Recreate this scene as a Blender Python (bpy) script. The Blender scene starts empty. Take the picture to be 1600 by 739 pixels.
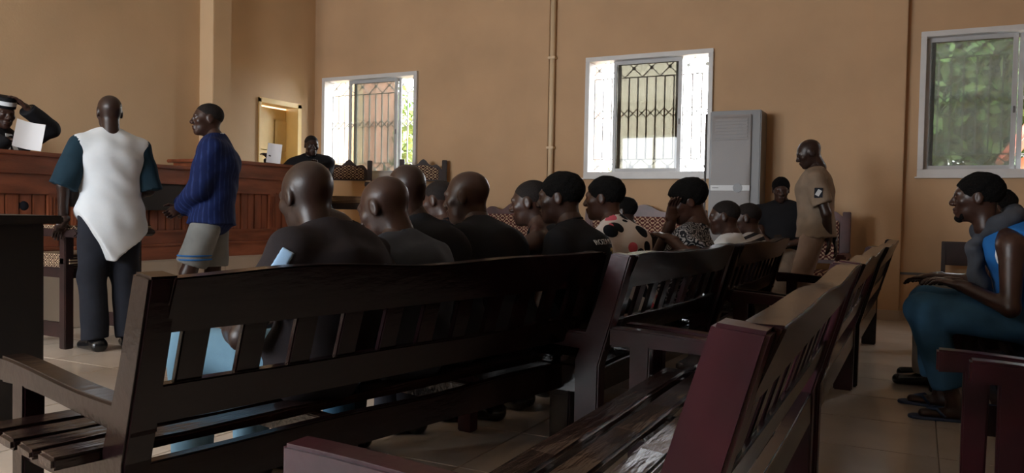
import bpy, bmesh, math, random
import numpy as np
from mathutils import Vector, Matrix
random.seed(7); np.random.seed(7)
S = bpy.context.scene
COL = S.collection

# ------------------------------------------------------------------ camera
YAW, PITCH, ROLL, FPX, CAMH = 0.472076, 0.029997, 0.018460, 1243.995, 1.07
fw = Vector((-math.sin(YAW)*math.cos(PITCH), math.cos(YAW)*math.cos(PITCH), -math.sin(PITCH)))
rt = Vector((math.cos(YAW), math.sin(YAW), 0)); up = rt.cross(fw)
c_, s_ = math.cos(ROLL), math.sin(ROLL)
rt, up = c_*rt + s_*up, -s_*rt + c_*up
cam = bpy.data.cameras.new('camera'); camo = bpy.data.objects.new('camera', cam); COL.objects.link(camo)
cam.sensor_fit = 'HORIZONTAL'; cam.sensor_width = 36.0; cam.lens = FPX/1600*36.0
cam.clip_start = 0.05; cam.clip_end = 300
m = Matrix((rt, up, -fw)).transposed().to_4x4(); m.translation = Vector((0, 0, CAMH)); camo.matrix_world = m
S.camera = camo

# ------------------------------------------------------------------ world, exposure
W = bpy.data.worlds.new('sky'); S.world = W; W.use_nodes = True
bg = W.node_tree.nodes['Background']; bg.inputs[0].default_value = (0.90, 0.95, 1.0, 1); bg.inputs[1].default_value = 7.0
S.view_settings.view_transform = 'Standard'; S.view_settings.look = 'None'
S.view_settings.gamma = 1.0; S.view_settings.exposure = 1.8; S.view_settings.use_curve_mapping = False
S.cycles.use_denoising = True; S.cycles.max_bounces = 10; S.cycles.diffuse_bounces = 6
S.cycles.transparent_max_bounces = 24; S.cycles.caustics_reflective = False; S.cycles.caustics_refractive = False
S.cycles.sample_clamp_indirect = 6.0

# room measures
XL, XR, YB, YF, ZC = -8.22, 4.2, 9.43, -3.6, 4.4
WIN_BACK = [(-8.047, -6.341), (-3.798, -2.198), (-0.036, 1.60)]
WZ0, WZ1 = 1.545, 3.035
WIN_FRONT = [(-8.0, -5.9), (-5.5, -3.4)]
WIN_RIGHT = []
FZ0, FZ1 = 1.1, 3.4

def portal(x, y, z, sx, sz, rot):
    l = bpy.data.lights.new('daylight_portal', 'AREA'); l.shape = 'RECTANGLE'; l.size = sx; l.size_y = sz
    l.cycles.is_portal = True; l.energy = 1.0
    o = bpy.data.objects.new('daylight_portal', l); COL.objects.link(o); o.location = (x, y, z); o.rotation_euler = rot
for a, b in WIN_BACK: portal((a+b)/2, YB+0.22, (WZ0+WZ1)/2, b-a, WZ1-WZ0, (-math.pi/2, 0, 0))
for a, b in WIN_FRONT: portal((a+b)/2, YF-0.22, (FZ0+FZ1)/2, b-a, FZ1-FZ0, (math.pi/2, 0, 0))
for a, b in WIN_RIGHT: portal(XR+0.22, (a+b)/2, (FZ0+FZ1)/2, b-a, FZ1-FZ0, (math.pi/2, 0, math.pi/2))

# ------------------------------------------------------------------ helpers
def tag(o, label=None, cat=None, group=None, kind=None):
    if label: o['label'] = label
    if cat: o['category'] = cat
    if group: o['group'] = group
    if kind: o['kind'] = kind
    return o
def empty(name, loc=(0, 0, 0), rz=0, **k):
    o = bpy.data.objects.new(name, None); COL.objects.link(o); o.location = loc; o.rotation_euler = (0, 0, rz)
    o.empty_display_size = 0.1
    return tag(o, **k)
def link(name, me, parent=None):
    o = bpy.data.objects.new(name, me); COL.objects.link(o)
    if parent is not None: o.parent = parent
    return o
class MB:
    def __init__(s): s.v = []; s.f = []
    def add(s, vs, fs):
        b = len(s.v); s.v += [tuple(v) for v in vs]; s.f += [tuple(i+b for i in f) for f in fs]; return s
    def box(s, x0, x1, y0, y1, z0, z1):
        return s.add([(x0,y0,z0),(x1,y0,z0),(x1,y1,z0),(x0,y1,z0),(x0,y0,z1),(x1,y0,z1),(x1,y1,z1),(x0,y1,z1)],
                     [(0,3,2,1),(4,5,6,7),(0,1,5,4),(1,2,6,5),(2,3,7,6),(3,0,4,7)])
    def prism(s, pts, axis, a, b):
        n = len(pts)
        def P(u, v, t):
            return {'x': (t, u, v), 'y': (u, t, v), 'z': (u, v, t)}[axis]
        vs = [P(u, v, a) for u, v in pts] + [P(u, v, b) for u, v in pts]
        fs = [tuple(range(n)), tuple(range(2*n-1, n-1, -1))] + [(i, i+n, (i+1) % n+n, (i+1) % n) for i in range(n)]
        return s.add(vs, fs)
    def loft(s, rings, closed=True, caps=True):
        n = len(rings[0]); vs = [p for r in rings for p in r]; fs = []
        for k in range(len(rings)-1):
            for i in range(n if closed else n-1):
                j = (i+1) % n; fs.append((k*n+i, k*n+j, (k+1)*n+j, (k+1)*n+i))
        if caps: fs += [tuple(range(n-1, -1, -1)), tuple(range((len(rings)-1)*n, len(rings)*n))]
        return s.add(vs, fs)
    def tube(s, pts, r, seg=10):
        pts = [Vector(p) for p in pts]; rs = r if isinstance(r, (list, tuple)) else [r]*len(pts); rings = []
        for i, p in enumerate(pts):
            d = (pts[min(i+1, len(pts)-1)]-pts[max(i-1, 0)]).normalized()
            a = Vector((0, 0, 1)) if abs(d.z) < .9 else Vector((1, 0, 0))
            u = d.cross(a).normalized(); w = d.cross(u)
            rings.append([p+rs[i]*(math.cos(2*math.pi*k/seg)*u+math.sin(2*math.pi*k/seg)*w) for k in range(seg)])
        return s.loft(rings)
    def disc(s, c, n, r, t, seg=20):
        c = Vector(c); n = Vector(n).normalized(); return s.tube([c, c+n*t], r, seg)
    def mesh(s, mat, smooth=False, bevel=0, name='mesh'):
        me = bpy.data.meshes.new(name); me.from_pydata(s.v, [], s.f)
        bm = bmesh.new(); bm.from_mesh(me); bmesh.ops.recalc_face_normals(bm, faces=bm.faces)
        if bevel:
            ed = [e for e in bm.edges if len(e.link_faces) == 2 and e.calc_face_angle(0) > .6]
            bmesh.ops.bevel(bm, geom=ed, offset=bevel, segments=2, affect='EDGES', clamp_overlap=True)
        for f in bm.faces: f.smooth = smooth
        bm.to_mesh(me); bm.free(); me.materials.append(mat); return me
    def build(s, name, mat, parent=None, smooth=False, bevel=0):
        return link(name, s.mesh(mat, smooth, bevel, name), parent)

# ------------------------------------------------------------------ materials
def mat(name, col, rough=.6, var=0.0, scale=6.0, bump=0.0, bscale=None, spec=.5, metal=0.0, stretch=None, col2=None, coat=0.0):
    M = bpy.data.materials.new(name); M.use_nodes = True; nt = M.node_tree; N = nt.nodes; L = nt.links
    p = N['Principled BSDF']; p.inputs['Roughness'].default_value = rough; p.inputs['Metallic'].default_value = metal
    p.inputs['Specular IOR Level'].default_value = spec; p.inputs['Base Color'].default_value = (*col, 1)
    p.inputs['Coat Weight'].default_value = coat; p.inputs['Coat Roughness'].default_value = .2
    if var or bump:
        tc = N.new('ShaderNodeTexCoord'); mp = N.new('ShaderNodeMapping'); L.new(tc.outputs['Object'], mp.inputs[0])
        if stretch: mp.inputs['Scale'].default_value = stretch
        nz = N.new('ShaderNodeTexNoise'); nz.inputs['Scale'].default_value = scale; nz.inputs['Detail'].default_value = 6
        L.new(mp.outputs[0], nz.inputs[0])
        if var:
            r = N.new('ShaderNodeValToRGB'); r.color_ramp.elements[0].position = .3; r.color_ramp.elements[1].position = .7
            c2 = col2 or tuple(c*(1-var) for c in col)
            r.color_ramp.elements[0].color = (*c2, 1); r.color_ramp.elements[1].color = (*[min(1, c*(1+var*.6)) for c in col], 1)
            L.new(nz.outputs[0], r.inputs[0]); L.new(r.outputs[0], p.inputs['Base Color'])
        if bump:
            n2 = N.new('ShaderNodeTexNoise'); n2.inputs['Scale'].default_value = bscale or scale*6; n2.inputs['Detail'].default_value = 4
            L.new(mp.outputs[0], n2.inputs[0])
            b = N.new('ShaderNodeBump'); b.inputs['Strength'].default_value = bump; b.inputs['Distance'].default_value = .01
            L.new(n2.outputs[0], b.inputs['Height']); L.new(b.outputs[0], p.inputs['Normal'])
    return M
def nmath(nt, op, a, b=None):
    n = nt.nodes.new('ShaderNodeMath'); n.operation = op
    for i, v in enumerate((a, b)):
        if v is None: continue
        if isinstance(v, (int, float)): n.inputs[i].default_value = v
        else: nt.links.new(v, n.inputs[i])
    return n.outputs[0]
def sepxyz(nt, scale=1.0):
    tc = nt.nodes.new('ShaderNodeTexCoord'); s = nt.nodes.new('ShaderNodeSeparateXYZ'); nt.links.new(tc.outputs['Object'], s.inputs[0])
    return s.outputs
def two_tone(name, a, b, fac_fn, rough=.85, sharp=(.48, .52)):
    M = bpy.data.materials.new(name); M.use_nodes = True; nt = M.node_tree
    p = nt.nodes['Principled BSDF']; p.inputs['Roughness'].default_value = rough; p.inputs['Specular IOR Level'].default_value = .2
    f = fac_fn(nt); r = nt.nodes.new('ShaderNodeValToRGB')
    r.color_ramp.elements[0].position, r.color_ramp.elements[1].position = sharp
    r.color_ramp.elements[0].color = (*a, 1); r.color_ramp.elements[1].color = (*b, 1)
    nt.links.new(f, r.inputs[0]); nt.links.new(r.outputs[0], p.inputs['Base Color']); return M

def lattice(freq, axes=(0, 2)):
    def fn(nt):
        o = sepxyz(nt)
        fu = nmath(nt, 'ABSOLUTE', nmath(nt, 'SUBTRACT', nmath(nt, 'FRACT', nmath(nt, 'MULTIPLY', o[axes[0]], freq)), .5))
        fv = nmath(nt, 'ABSOLUTE', nmath(nt, 'SUBTRACT', nmath(nt, 'FRACT', nmath(nt, 'MULTIPLY', o[axes[1]], freq)), .5))
        d = nmath(nt, 'ADD', fu, fv)
        s = nmath(nt, 'SINE', nmath(nt, 'MULTIPLY', d, 19.0))
        q = nmath(nt, 'SINE', nmath(nt, 'MULTIPLY', nmath(nt, 'SUBTRACT', fu, fv), 14.0))
        return nmath(nt, 'ADD', nmath(nt, 'MULTIPLY', nmath(nt, 'ADD', s, nmath(nt, 'MULTIPLY', q, .7)), .3), .42)
    return fn

MT = {}
MT['wall'] = mat('ochre_wall_paint', (0.50, 0.325, 0.185), .75, .10, 1.3, .12, 40)
MT['wall_side'] = mat('cream_ochre_wall_paint', (0.60, 0.42, 0.25), .75, .08, 1.1, .10, 40)
MT['ceil'] = mat('ceiling_paint', (0.78, 0.72, 0.62), .85, .05, 2)
MT['floor'] = mat('floor_bed', (0.25, 0.20, 0.15), .6, .1, 3)
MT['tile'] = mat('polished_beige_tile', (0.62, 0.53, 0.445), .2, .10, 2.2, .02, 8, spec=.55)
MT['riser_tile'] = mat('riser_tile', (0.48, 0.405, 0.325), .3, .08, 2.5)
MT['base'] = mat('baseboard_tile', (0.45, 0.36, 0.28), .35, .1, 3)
MT['bench'] = mat('dark_red_varnished_wood', (0.0095, 0.0036, 0.0046), .2, .55, 5, .12, 26, spec=.36, stretch=(1.2, .35, 1.2), col2=(0.007, 0.003, 0.003))
MT['bench_red'] = mat('red_mahogany_varnish', (0.040, 0.0055, 0.011), .33, .6, 4, .15, 22, spec=.4, col2=(0.013, 0.004, 0.007))
MT['seat'] = mat('worn_seat_wood', (0.024, 0.012, 0.011), .2, .6, 5, .35, 18, spec=.6, stretch=(2, .3, 2), col2=(0.010, 0.005, 0.005))
MT['podium'] = mat('reddish_brown_wood', (0.27, 0.082, 0.037), .38, .35, 4, .10, 30, spec=.45, stretch=(3, 3, .6), col2=(0.14, 0.040, 0.018))
MT['podium_h'] = mat('reddish_brown_wood_rail', (0.26, 0.080, 0.037), .36, .35, 4, .10, 30, spec=.45, stretch=(3, .6, 3), col2=(0.14, 0.041, 0.018))
MT['darkwood'] = mat('near_black_wood', (0.007, 0.0045, 0.0045), .5, .4, 5, .1, 25)
MT['chairwood'] = mat('dark_chair_wood', (0.024, 0.009, 0.008), .4, .5, 6, .1, 25, col2=(0.010, 0.005, 0.005))
MT['frame'] = mat('white_aluminium', (0.60, 0.60, 0.60), .42, .05, 8)
MT['sash'] = mat('grey_aluminium', (0.45, 0.46, 0.47), .4, .05, 8)
MT['iron'] = mat('painted_iron', (0.55, 0.55, 0.52), .5)
MT['door'] = mat('pale_yellow_door_paint', (0.80, 0.58, 0.24), .45, .06, 4)
MT['pipe'] = mat('painted_pipe', (0.62, 0.47, 0.30), .45)
MT['paper'] = mat('white_paper', (0.80, 0.82, 0.86), .8)
MT['upholstery'] = two_tone('patterned_upholstery', (0.035, 0.010, 0.010), (0.42, 0.30, 0.19), lattice(9.0))
MT['upholstery_y'] = two_tone('patterned_upholstery_side', (0.035, 0.010, 0.010), (0.42, 0.30, 0.19), lattice(9.0, (1, 2)))
MT['pad'] = two_tone('braided_pad', (0.030, 0.010, 0.009), (0.45, 0.33, 0.21), lattice(17.0, (1, 2)))
MT['pad_x'] = two_tone('braided_pad_side', (0.030, 0.010, 0.009), (0.45, 0.33, 0.21), lattice(17.0, (0, 2)))
MT['sofa_fab'] = two_tone('maroon_patterned_upholstery', (0.075, 0.018, 0.018), (0.40, 0.28, 0.19), lattice(8.0))
MT['sofawood'] = mat('maroon_wood', (0.070, 0.018, 0.016), .4, .4, 6)
MT['ac'] = mat('grey_enamel', (0.17, 0.14, 0.125), .45, .05, 5)
MT['ac_side'] = mat('dark_grey_enamel', (0.12, 0.115, 0.115), .4)
MT['leaf'] = mat('green_leaves', (0.10, 0.20, 0.05), .6, .5, 3)
MT['leaf2'] = mat('yellow_green_leaves', (0.20, 0.27, 0.08), .6, .5, 3)
MT['bark'] = mat('bark', (0.12, 0.09, 0.06), .9, .3, 8)
MT['pinkwall'] = mat('pink_plaster', (0.62, 0.30, 0.22), .9, .1, 2)
MT['redroof'] = mat('red_metal_roof', (0.50, 0.16, 0.12), .6, .2, 4)
MT['ground'] = mat('earth', (0.28, 0.20, 0.13), .95, .3, 1)
MT['blue_tank'] = mat('blue_sheet', (0.25, 0.55, 0.75), .6)
MT['eye'] = mat('eye_white', (0.55, 0.50, 0.45), .3)
MT['hair'] = mat('black_hair', (0.0045, 0.004, 0.004), .9, .3, 60, 1.0, 190, spec=.12)
MT['stubble'] = mat('cropped_hair', (0.011, 0.008, 0.0075), .75, .3, 80, .5, 200, spec=.2)
MT['skin'] = mat('dark_brown_skin', (0.026, 0.0125, 0.0095), .38, .22, 14, .05, 120, spec=.36)
MT['skin2'] = mat('brown_skin', (0.040, 0.018, 0.0125), .38, .22, 14, .05, 120, spec=.36)
MT['skin3'] = mat('warm_brown_skin', (0.056, 0.025, 0.017), .38, .2, 14, .05, 120, spec=.36)
def cloth(name, col, var=.15, rough=.9): return mat(name, col, rough, var, 9, .12, 220, spec=.15)
MT['black'] = cloth('black_cloth', (0.010, 0.010, 0.012)); MT['robe'] = cloth('black_robe_cloth', (0.009, 0.009, 0.011), rough=.7)
MT['charcoal'] = cloth('charcoal_tshirt', (0.022, 0.018, 0.020)); MT['slate'] = cloth('slate_tshirt', (0.045, 0.050, 0.062))
MT['white'] = cloth('white_cloth', (0.62, 0.66, 0.70), .05); MT['teal'] = cloth('dark_teal_cloth', (0.012, 0.030, 0.046))
MT['jean'] = cloth('light_blue_jean', (0.13, 0.24, 0.33)); MT['jean2'] = cloth('blue_jean', (0.042, 0.115, 0.20), .25)
MT['khaki'] = cloth('khaki_cloth', (0.22, 0.165, 0.12)); MT['khaki2'] = cloth('khaki_trouser_cloth', (0.25, 0.175, 0.135))
MT['greyshort'] = cloth('grey_shorts', (0.17, 0.175, 0.17)); MT['lightblue'] = cloth('light_blue_stripe', (0.35, 0.55, 0.80))
MT['tank'] = cloth('blue_tank_top', (0.017, 0.115, 0.35), .1); MT['scarf'] = cloth('grey_towel', (0.050, 0.055, 0.068), .3)
MT['beige'] = cloth('beige_trousers', (0.22, 0.17, 0.13)); MT['darktrs'] = cloth('dark_trousers', (0.018, 0.02, 0.028))
MT['leather'] = mat('black_leather', (0.008, 0.008, 0.009), .22); MT['sandal'] = mat('blue_rubber', (0.03, 0.06, 0.14), .6)
MT['red_beads'] = mat('red_bracelet', (0.30, 0.03, 0.03), .4); MT['metal'] = mat('steel', (0.5, 0.5, 0.5), .3, metal=1.0)

def f_stripes(nt):
    o = sepxyz(nt); ang = nt.nodes.new('ShaderNodeMath'); ang.operation = 'ARCTAN2'
    nt.links.new(o[0], ang.inputs[0]); nt.links.new(o[1], ang.inputs[1])
    w = nt.nodes.new('ShaderNodeTexNoise'); w.inputs['Scale'].default_value = 14
    s = nmath(nt, 'SINE', nmath(nt, 'MULTIPLY', ang.outputs[0], 34.0))
    return nmath(nt, 'ADD', nmath(nt, 'MULTIPLY', s, .3), nmath(nt, 'MULTIPLY', w.outputs[0], .5))
MT['bluestripe'] = two_tone('blue_striped_shirt', (0.004, 0.010, 0.055), (0.025, 0.045, 0.15), f_stripes, sharp=(.40, .75))
def f_spots(nt):
    tc = nt.nodes.new('ShaderNodeTexCoord'); v = nt.nodes.new('ShaderNodeTexVoronoi'); v.inputs['Scale'].default_value = 8.5
    nt.links.new(tc.outputs['Object'], v.inputs[0]); return v.outputs['Distance']
def spot_material():
    M = bpy.data.materials.new('spotted_shirt'); M.use_nodes = True; nt = M.node_tree; p = nt.nodes['Principled BSDF']
    p.inputs['Roughness'].default_value = .9; p.inputs['Specular IOR Level'].default_value = .15
    tc = nt.nodes.new('ShaderNodeTexCoord'); v = nt.nodes.new('ShaderNodeTexVoronoi'); v.inputs['Scale'].default_value = 9.0
    nt.links.new(tc.outputs['Object'], v.inputs[0])
    ink = nt.nodes.new('ShaderNodeSeparateColor'); nt.links.new(v.outputs['Color'], ink.inputs[0])
    sel = nmath(nt, 'GREATER_THAN', ink.outputs[0], .42)
    mx = nt.nodes.new('ShaderNodeMix'); mx.data_type = 'RGBA'; mx.inputs[6].default_value = (0.55, 0.10, 0.14, 1); mx.inputs[7].default_value = (0.008, 0.010, 0.016, 1)
    nt.links.new(sel, mx.inputs[0])
    m2 = nt.nodes.new('ShaderNodeMix'); m2.data_type = 'RGBA'; m2.inputs[7].default_value = (0.60, 0.56, 0.55, 1)
    nt.links.new(mx.outputs[2], m2.inputs[6]); nt.links.new(nmath(nt, 'GREATER_THAN', v.outputs['Distance'], .40), m2.inputs[0])
    nt.links.new(m2.outputs[2], p.inputs['Base Color']); return M
MT['spots'] = spot_material()
def f_swirl(nt):
    tc = nt.nodes.new('ShaderNodeTexCoord'); n = nt.nodes.new('ShaderNodeTexNoise'); n.inputs['Scale'].default_value = 15; n.inputs['Detail'].default_value = 1
    nt.links.new(tc.outputs['Object'], n.inputs[0]); return nmath(nt, 'ABSOLUTE', nmath(nt, 'SINE', nmath(nt, 'MULTIPLY', n.outputs[0], 26)))
MT['swirl'] = two_tone('black_white_swirl_shirt', (0.36, 0.36, 0.38), (0.012, 0.014, 0.02), f_swirl, sharp=(.40, .55))
def f_hstripe(nt):
    o = sepxyz(nt); return nmath(nt, 'ADD', nmath(nt, 'MULTIPLY', nmath(nt, 'SINE', nmath(nt, 'MULTIPLY', nmath(nt, 'ADD', o[2], nmath(nt, 'MULTIPLY', o[1], .6)), 90)), .4), .5)
MT['hstripe'] = two_tone('grey_striped_shirt', (0.02, 0.02, 0.025), (0.45, 0.45, 0.47), f_hstripe)

def glass(name, tint, alpha, haze):
    M = bpy.data.materials.new(name); M.use_nodes = True; nt = M.node_tree; N = nt.nodes; L = nt.links
    for n in list(N): N.remove(n)
    out = N.new('ShaderNodeOutputMaterial'); t = N.new('ShaderNodeBsdfTransparent'); t.inputs[0].default_value = (*tint, 1)
    g = N.new('ShaderNodeBsdfGlossy'); g.inputs['Roughness'].default_value = .02
    tr = N.new('ShaderNodeBsdfTranslucent'); tr.inputs[0].default_value = (*haze, 1)
    fr = N.new('ShaderNodeFresnel'); fr.inputs[0].default_value = 1.45
    m1 = N.new('ShaderNodeMixShader'); m1.inputs[0].default_value = alpha; L.new(t.outputs[0], m1.inputs[1]); L.new(tr.outputs[0], m1.inputs[2])
    m2 = N.new('ShaderNodeMixShader'); L.new(fr.outputs[0], m2.inputs[0]); L.new(m1.outputs[0], m2.inputs[1]); L.new(g.outputs[0], m2.inputs[2])
    L.new(m2.outputs[0], out.inputs[0]); return M
MT['glass_beige'] = glass('dusty_tinted_pane', (0.41, 0.40, 0.365), .015, (.75, .72, .62))
MT['glass_grey'] = glass('dusty_grey_pane', (0.60, 0.61, 0.585), .06, (.7, .72, .68))
MT['film'] = glass('clear_plastic_film', (0.97, 0.97, 0.97), .02, (.6, .6, .6))
MT['film'].node_tree.nodes['Glossy BSDF'].inputs['Roughness'].default_value = .3
MT['film'].node_tree.nodes['Fresnel'].inputs[0].default_value = 1.22

# ------------------------------------------------------------------ setting
def holed(axis, pos, thick, u0, u1, z0, z1, holes, name, material):
    us = sorted({u0, u1, *[h[0] for h in holes], *[h[1] for h in holes]}); zs = sorted({z0, z1, *[h[2] for h in holes], *[h[3] for h in holes]})
    mb = MB(); p0, p1 = min(pos, pos+thick), max(pos, pos+thick)
    for a, b in zip(us, us[1:]):
        for c, d in zip(zs, zs[1:]):
            um, zm = (a+b)/2, (c+d)/2
            if any(h[0] < um < h[1] and h[2] < zm < h[3] for h in holes): continue
            if axis == 'y': mb.box(a, b, p0, p1, c, d)
            else: mb.box(p0, p1, a, b, c, d)
    o = mb.build(name, material); tag(o, kind='structure'); return o

fl = MB().box(XL-.3, XR+.3, YF-.3, YB+.3, -.3, -.012).build('floor', MT['floor']); tag(fl, kind='structure', label='beige polished tile floor of the hall')
tme = MB().box(-.298, .298, -.298, .298, -.012, 0).mesh(MT['tile'], bevel=.002, name='tile')
for i in range(17):
    for j in range(17):
        x = -6.56+.07+.3+.6*i; y = -.6+.3+.6*j-.15
        if x > 3.9 or y > YB-.02: continue
        t = link('tile', tme, fl); t.location = (x, y, 0)
tag(MB().box(XL-.3, XR+.3, YF-.3, YB+.3, ZC, ZC+.2).build('ceiling', MT['ceil']), kind='structure')
wb = holed('y', YB, .22, XL-.3, XR+.3, 0, ZC, [(a, b, WZ0, WZ1) for a, b in WIN_BACK], 'wall_back', MT['wall'])
DY0, DY1, DZ = 8.292, 9.10, 2.575
wl = holed('x', XL, -.22, YF-.3, YB+.22, 0, ZC, [(DY0, DY1, .55, DZ)], 'wall_left', MT['wall_side'])
holed('y', YF, -.22, XL-.3, XR+.3, 0, ZC, [(a, b, FZ0, FZ1) for a, b in WIN_FRONT], 'wall_front', MT['wall'])
holed('x', XR, .22, YF-.3, YB+.22, 0, ZC, [(a, b, FZ0, FZ1) for a, b in WIN_RIGHT], 'wall_right', MT['wall'])
# pilasters
tag(MB().box(-4.617, -4.30, YB-.05, YB+.02, 0, ZC).build('trim_1', MT['wall'], bevel=.006), kind='structure', label='flat ochre pilaster beside the wall pipe')
tag(MB().box(-.505, -.164, YB-.10, YB+.02, 0, ZC).build('trim_2', MT['wall'], bevel=.006), kind='structure', label='flat ochre pilaster between two windows')
tag(MB().box(XL-.02, -7.98, 7.26, 7.56, .55, ZC).build('trim_3', MT['wall_side'], bevel=.006), kind='structure', label='square ochre column on the side wall')
# baseboard and conduit
bb = MB().box(XL, XR, YB-.012, YB, 0, .10).build('baseboard_back', MT['base']); tag(bb, kind='structure')
bp = MB().box(-.515, -.154, YB-.115, YB-.10, 0, .11).build('baseboard_pilaster', MT['base']); tag(bp, kind='structure')
cd = MB().box(-.164, 3.0, YB-.03, YB, .49, .515).build('trim_4', MT['ac_side']); tag(cd, kind='structure', label='thin dark cable trunking along the wall')
# platform
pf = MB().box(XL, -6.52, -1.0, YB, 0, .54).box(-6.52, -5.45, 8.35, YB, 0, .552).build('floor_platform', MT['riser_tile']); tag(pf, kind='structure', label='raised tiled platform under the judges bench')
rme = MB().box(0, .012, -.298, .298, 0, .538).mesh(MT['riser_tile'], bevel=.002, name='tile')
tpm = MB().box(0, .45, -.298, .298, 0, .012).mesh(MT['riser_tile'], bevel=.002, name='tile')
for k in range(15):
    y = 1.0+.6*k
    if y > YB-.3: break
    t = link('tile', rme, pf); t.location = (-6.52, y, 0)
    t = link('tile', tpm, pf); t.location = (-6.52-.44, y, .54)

# pipe
pp = empty('wall_pipe', (-4.255, YB-.045, 0), label='thin vertical ochre pipe running up beside the pilaster', cat='pipe')
MB().tube([(0, 0, 0), (0, 0, ZC-.02)], .035, 14).build('tube', MT['pipe'], pp, smooth=True)
for z in (.4, 1.9, 3.05): MB().box(-.05, .05, -.042, .045, z, z+.03).build('clamp', MT['pipe'], pp, bevel=.004)

# door
dr = empty('door_1', (XL, DY0, .55)); tag(dr, kind='structure', label='pale yellow panelled door standing open in its frame')
H_ = DZ-.55; Wd = DY1-DY0
f = MB(); f.box(-.22, .02, Wd-.05, Wd+.03, 0, H_+.03); f.box(-.22, .02, -.02, .03, 0, H_+.03); f.box(-.22, .02, -.02, Wd+.03, H_-.03, H_+.04); f.build('frame', MT['door'], dr, bevel=.004)
leaf = MB().box(-.22-.05, -.22, -.06, .93, .01, H_-.05).build('leaf', MT['door'], dr, bevel=.003)
for yy in (0.10, 0.52):
    for z0, z1 in ((.15, .72), (.85, 1.28), (1.36, 1.82)):
        MB().prism([(yy, z0), (yy+.28, z0), (yy+.28, z1), (yy, z1)], 'x', -.222, -.205).build('panel', MT['door'], leaf, bevel=.012)
MB().box(-.215, -.19, Wd-.075, Wd-.05, .95, 1.15).build('hinge', MT['metal'], dr)
# room behind the door, lit by its own window
rb = MB(); X0, X1, Y0, Y1 = XL-2.6, XL-.22, 6.9, YB+1.2
rb.box(X0, X1, Y0, Y0+.1, .5, 3.4).box(X0, X1, Y1-.1, Y1, .5, 3.4).box(X0, X1, Y0, Y1, .40, .55).box(X0, X1, Y0, Y1, 3.0, 3.4)
rb.box(X0-.1, X0, Y0, 7.1, .4, 3.4).box(X0-.1, X0, 10.0, Y1, .4, 3.4).box(X0-.1, X0, 7.1, 10.0, .4, .8).box(X1-.02, X1+.2, YB+.2, Y1, .4, 3.4)
portal(X0-.12, 8.55, 1.9, 2.9, 2.2, (math.pi/2, 0, -math.pi/2))
tag(rb.build('wall_side_room', MT['wall_side']), kind='structure')

# windows
ubox = MB().box(-.5, .5, -.5, .5, -.5, .5)
bar_me = ubox.mesh(MT['iron'], name='bar')
def bar(parent, a, b, w=.014, y=0.0):
    a = Vector((a[0], y, a[1])); b = Vector((b[0], y, b[1])); d = b-a
    o = link('bar', bar_me, parent); o.location = (a+b)/2; o.scale = (w, w, d.length)
    o.rotation_euler = (0, math.atan2(d.x, d.z), 0)
knob_me = MB().disc((0, -.008, 0), (0, 1, 0), .022, .016, 10).mesh(MT['iron'], name='knob')
def window(n, a, b, z0, z1, sashes, gm, lab):
    w = empty('window_%d' % n, (a, YB, z0)); tag(w, kind='structure', label=lab)
    L = b-a; Hh = z1-z0; fr = MB()
    t = .055
    fr.box(0, L, -.045, .20, -.02, t); fr.box(0, L, -.045, .20, Hh-t, Hh); fr.box(0, t, -.045, .20, t, Hh-t); fr.box(L-t, L, -.045, .20, t, Hh-t)
    fr.build('frame', MT['frame'], w, bevel=.004)
    MB().box(-.02, L+.02, -.065, 0, -.035, -.02).build('sill', MT['frame'], w, bevel=.003)
    for k, (s0, s1, yy) in enumerate(sashes):
        s0 -= a; s1 -= a; sf = MB(); q = .045
        sf.box(s0, s0+q, yy, yy+.03, t, Hh-t); sf.box(s1-q, s1, yy, yy+.03, t, Hh-t)
        sf.box(s0+q, s1-q, yy, yy+.03, t, t+q); sf.box(s0+q, s1-q, yy, yy+.03, Hh-t-q, Hh-t)
        so = sf.build('sash', MT['sash'], w, bevel=.003)
        MB().box(s0+q, s1-q, yy+.013, yy+.017, t+q, Hh-t-q).build('pane', gm, so)
        if k == 0: MB().box(s1-.03, s1-.012, yy-.012, yy, Hh*.42, Hh*.42+.07).build('latch', MT['ac_side'], so, bevel=.003)
    g = empty('grille', (0, .16, 0)); g.parent = w
    zb, zt_, zm = .22, Hh-.25, Hh*.53
    nb = max(6, int(round(L/.115))); st = L/nb
    for i in range(nb):
        x = st*(i+.5); bar(g, (x, zb), (x, zt_), .016)
    for z in (zb, zt_): bar(g, (0, z), (L, z), .013)
    for i in range(nb):
        x0, x1 = st*i, st*(i+1); xm = (x0+x1)/2
        for (p, q_) in (((x0, zm), (xm, zm+.055)), ((xm, zm+.055), (x1, zm)), ((x0, zm), (xm, zm-.055)), ((xm, zm-.055), (x1, zm))): bar(g, p, q_, .011, -.012)
    nx = max(3, nb//2); sx = L/nx
    for i in range(nx):
        x0, x1 = sx*i, sx*(i+1)
        for c0, c1 in ((.03, zb), (zt_, Hh-.03)):
            bar(g, (x0, c0), (x1, c1), .011, -.01); bar(g, (x0, c1), (x1, c0), .011, .01)
            kk = link('knob', knob_me, g); kk.location = ((x0+x1)/2, 0, (c0+c1)/2)
    return w
window(1, *WIN_BACK[0], WZ0, WZ1, [(-7.62, -6.74, .06), (-7.55, -6.70, .10)], MT['glass_grey'], 'sliding aluminium window with a barred view of foliage and a pink pillar')
window(2, *WIN_BACK[1], WZ0, WZ1, [(-3.46, -2.59, .06), (-3.42, -2.63, .10)], MT['glass_beige'], 'half open sliding window with bright white gaps beside a grey cabinet')
window(3, *WIN_BACK[2], WZ0, WZ1, [(.015, .84, .06), (.06, .90, .10)], MT['glass_grey'], 'hazy sliding window with green trees and a red roof outside')
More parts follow.
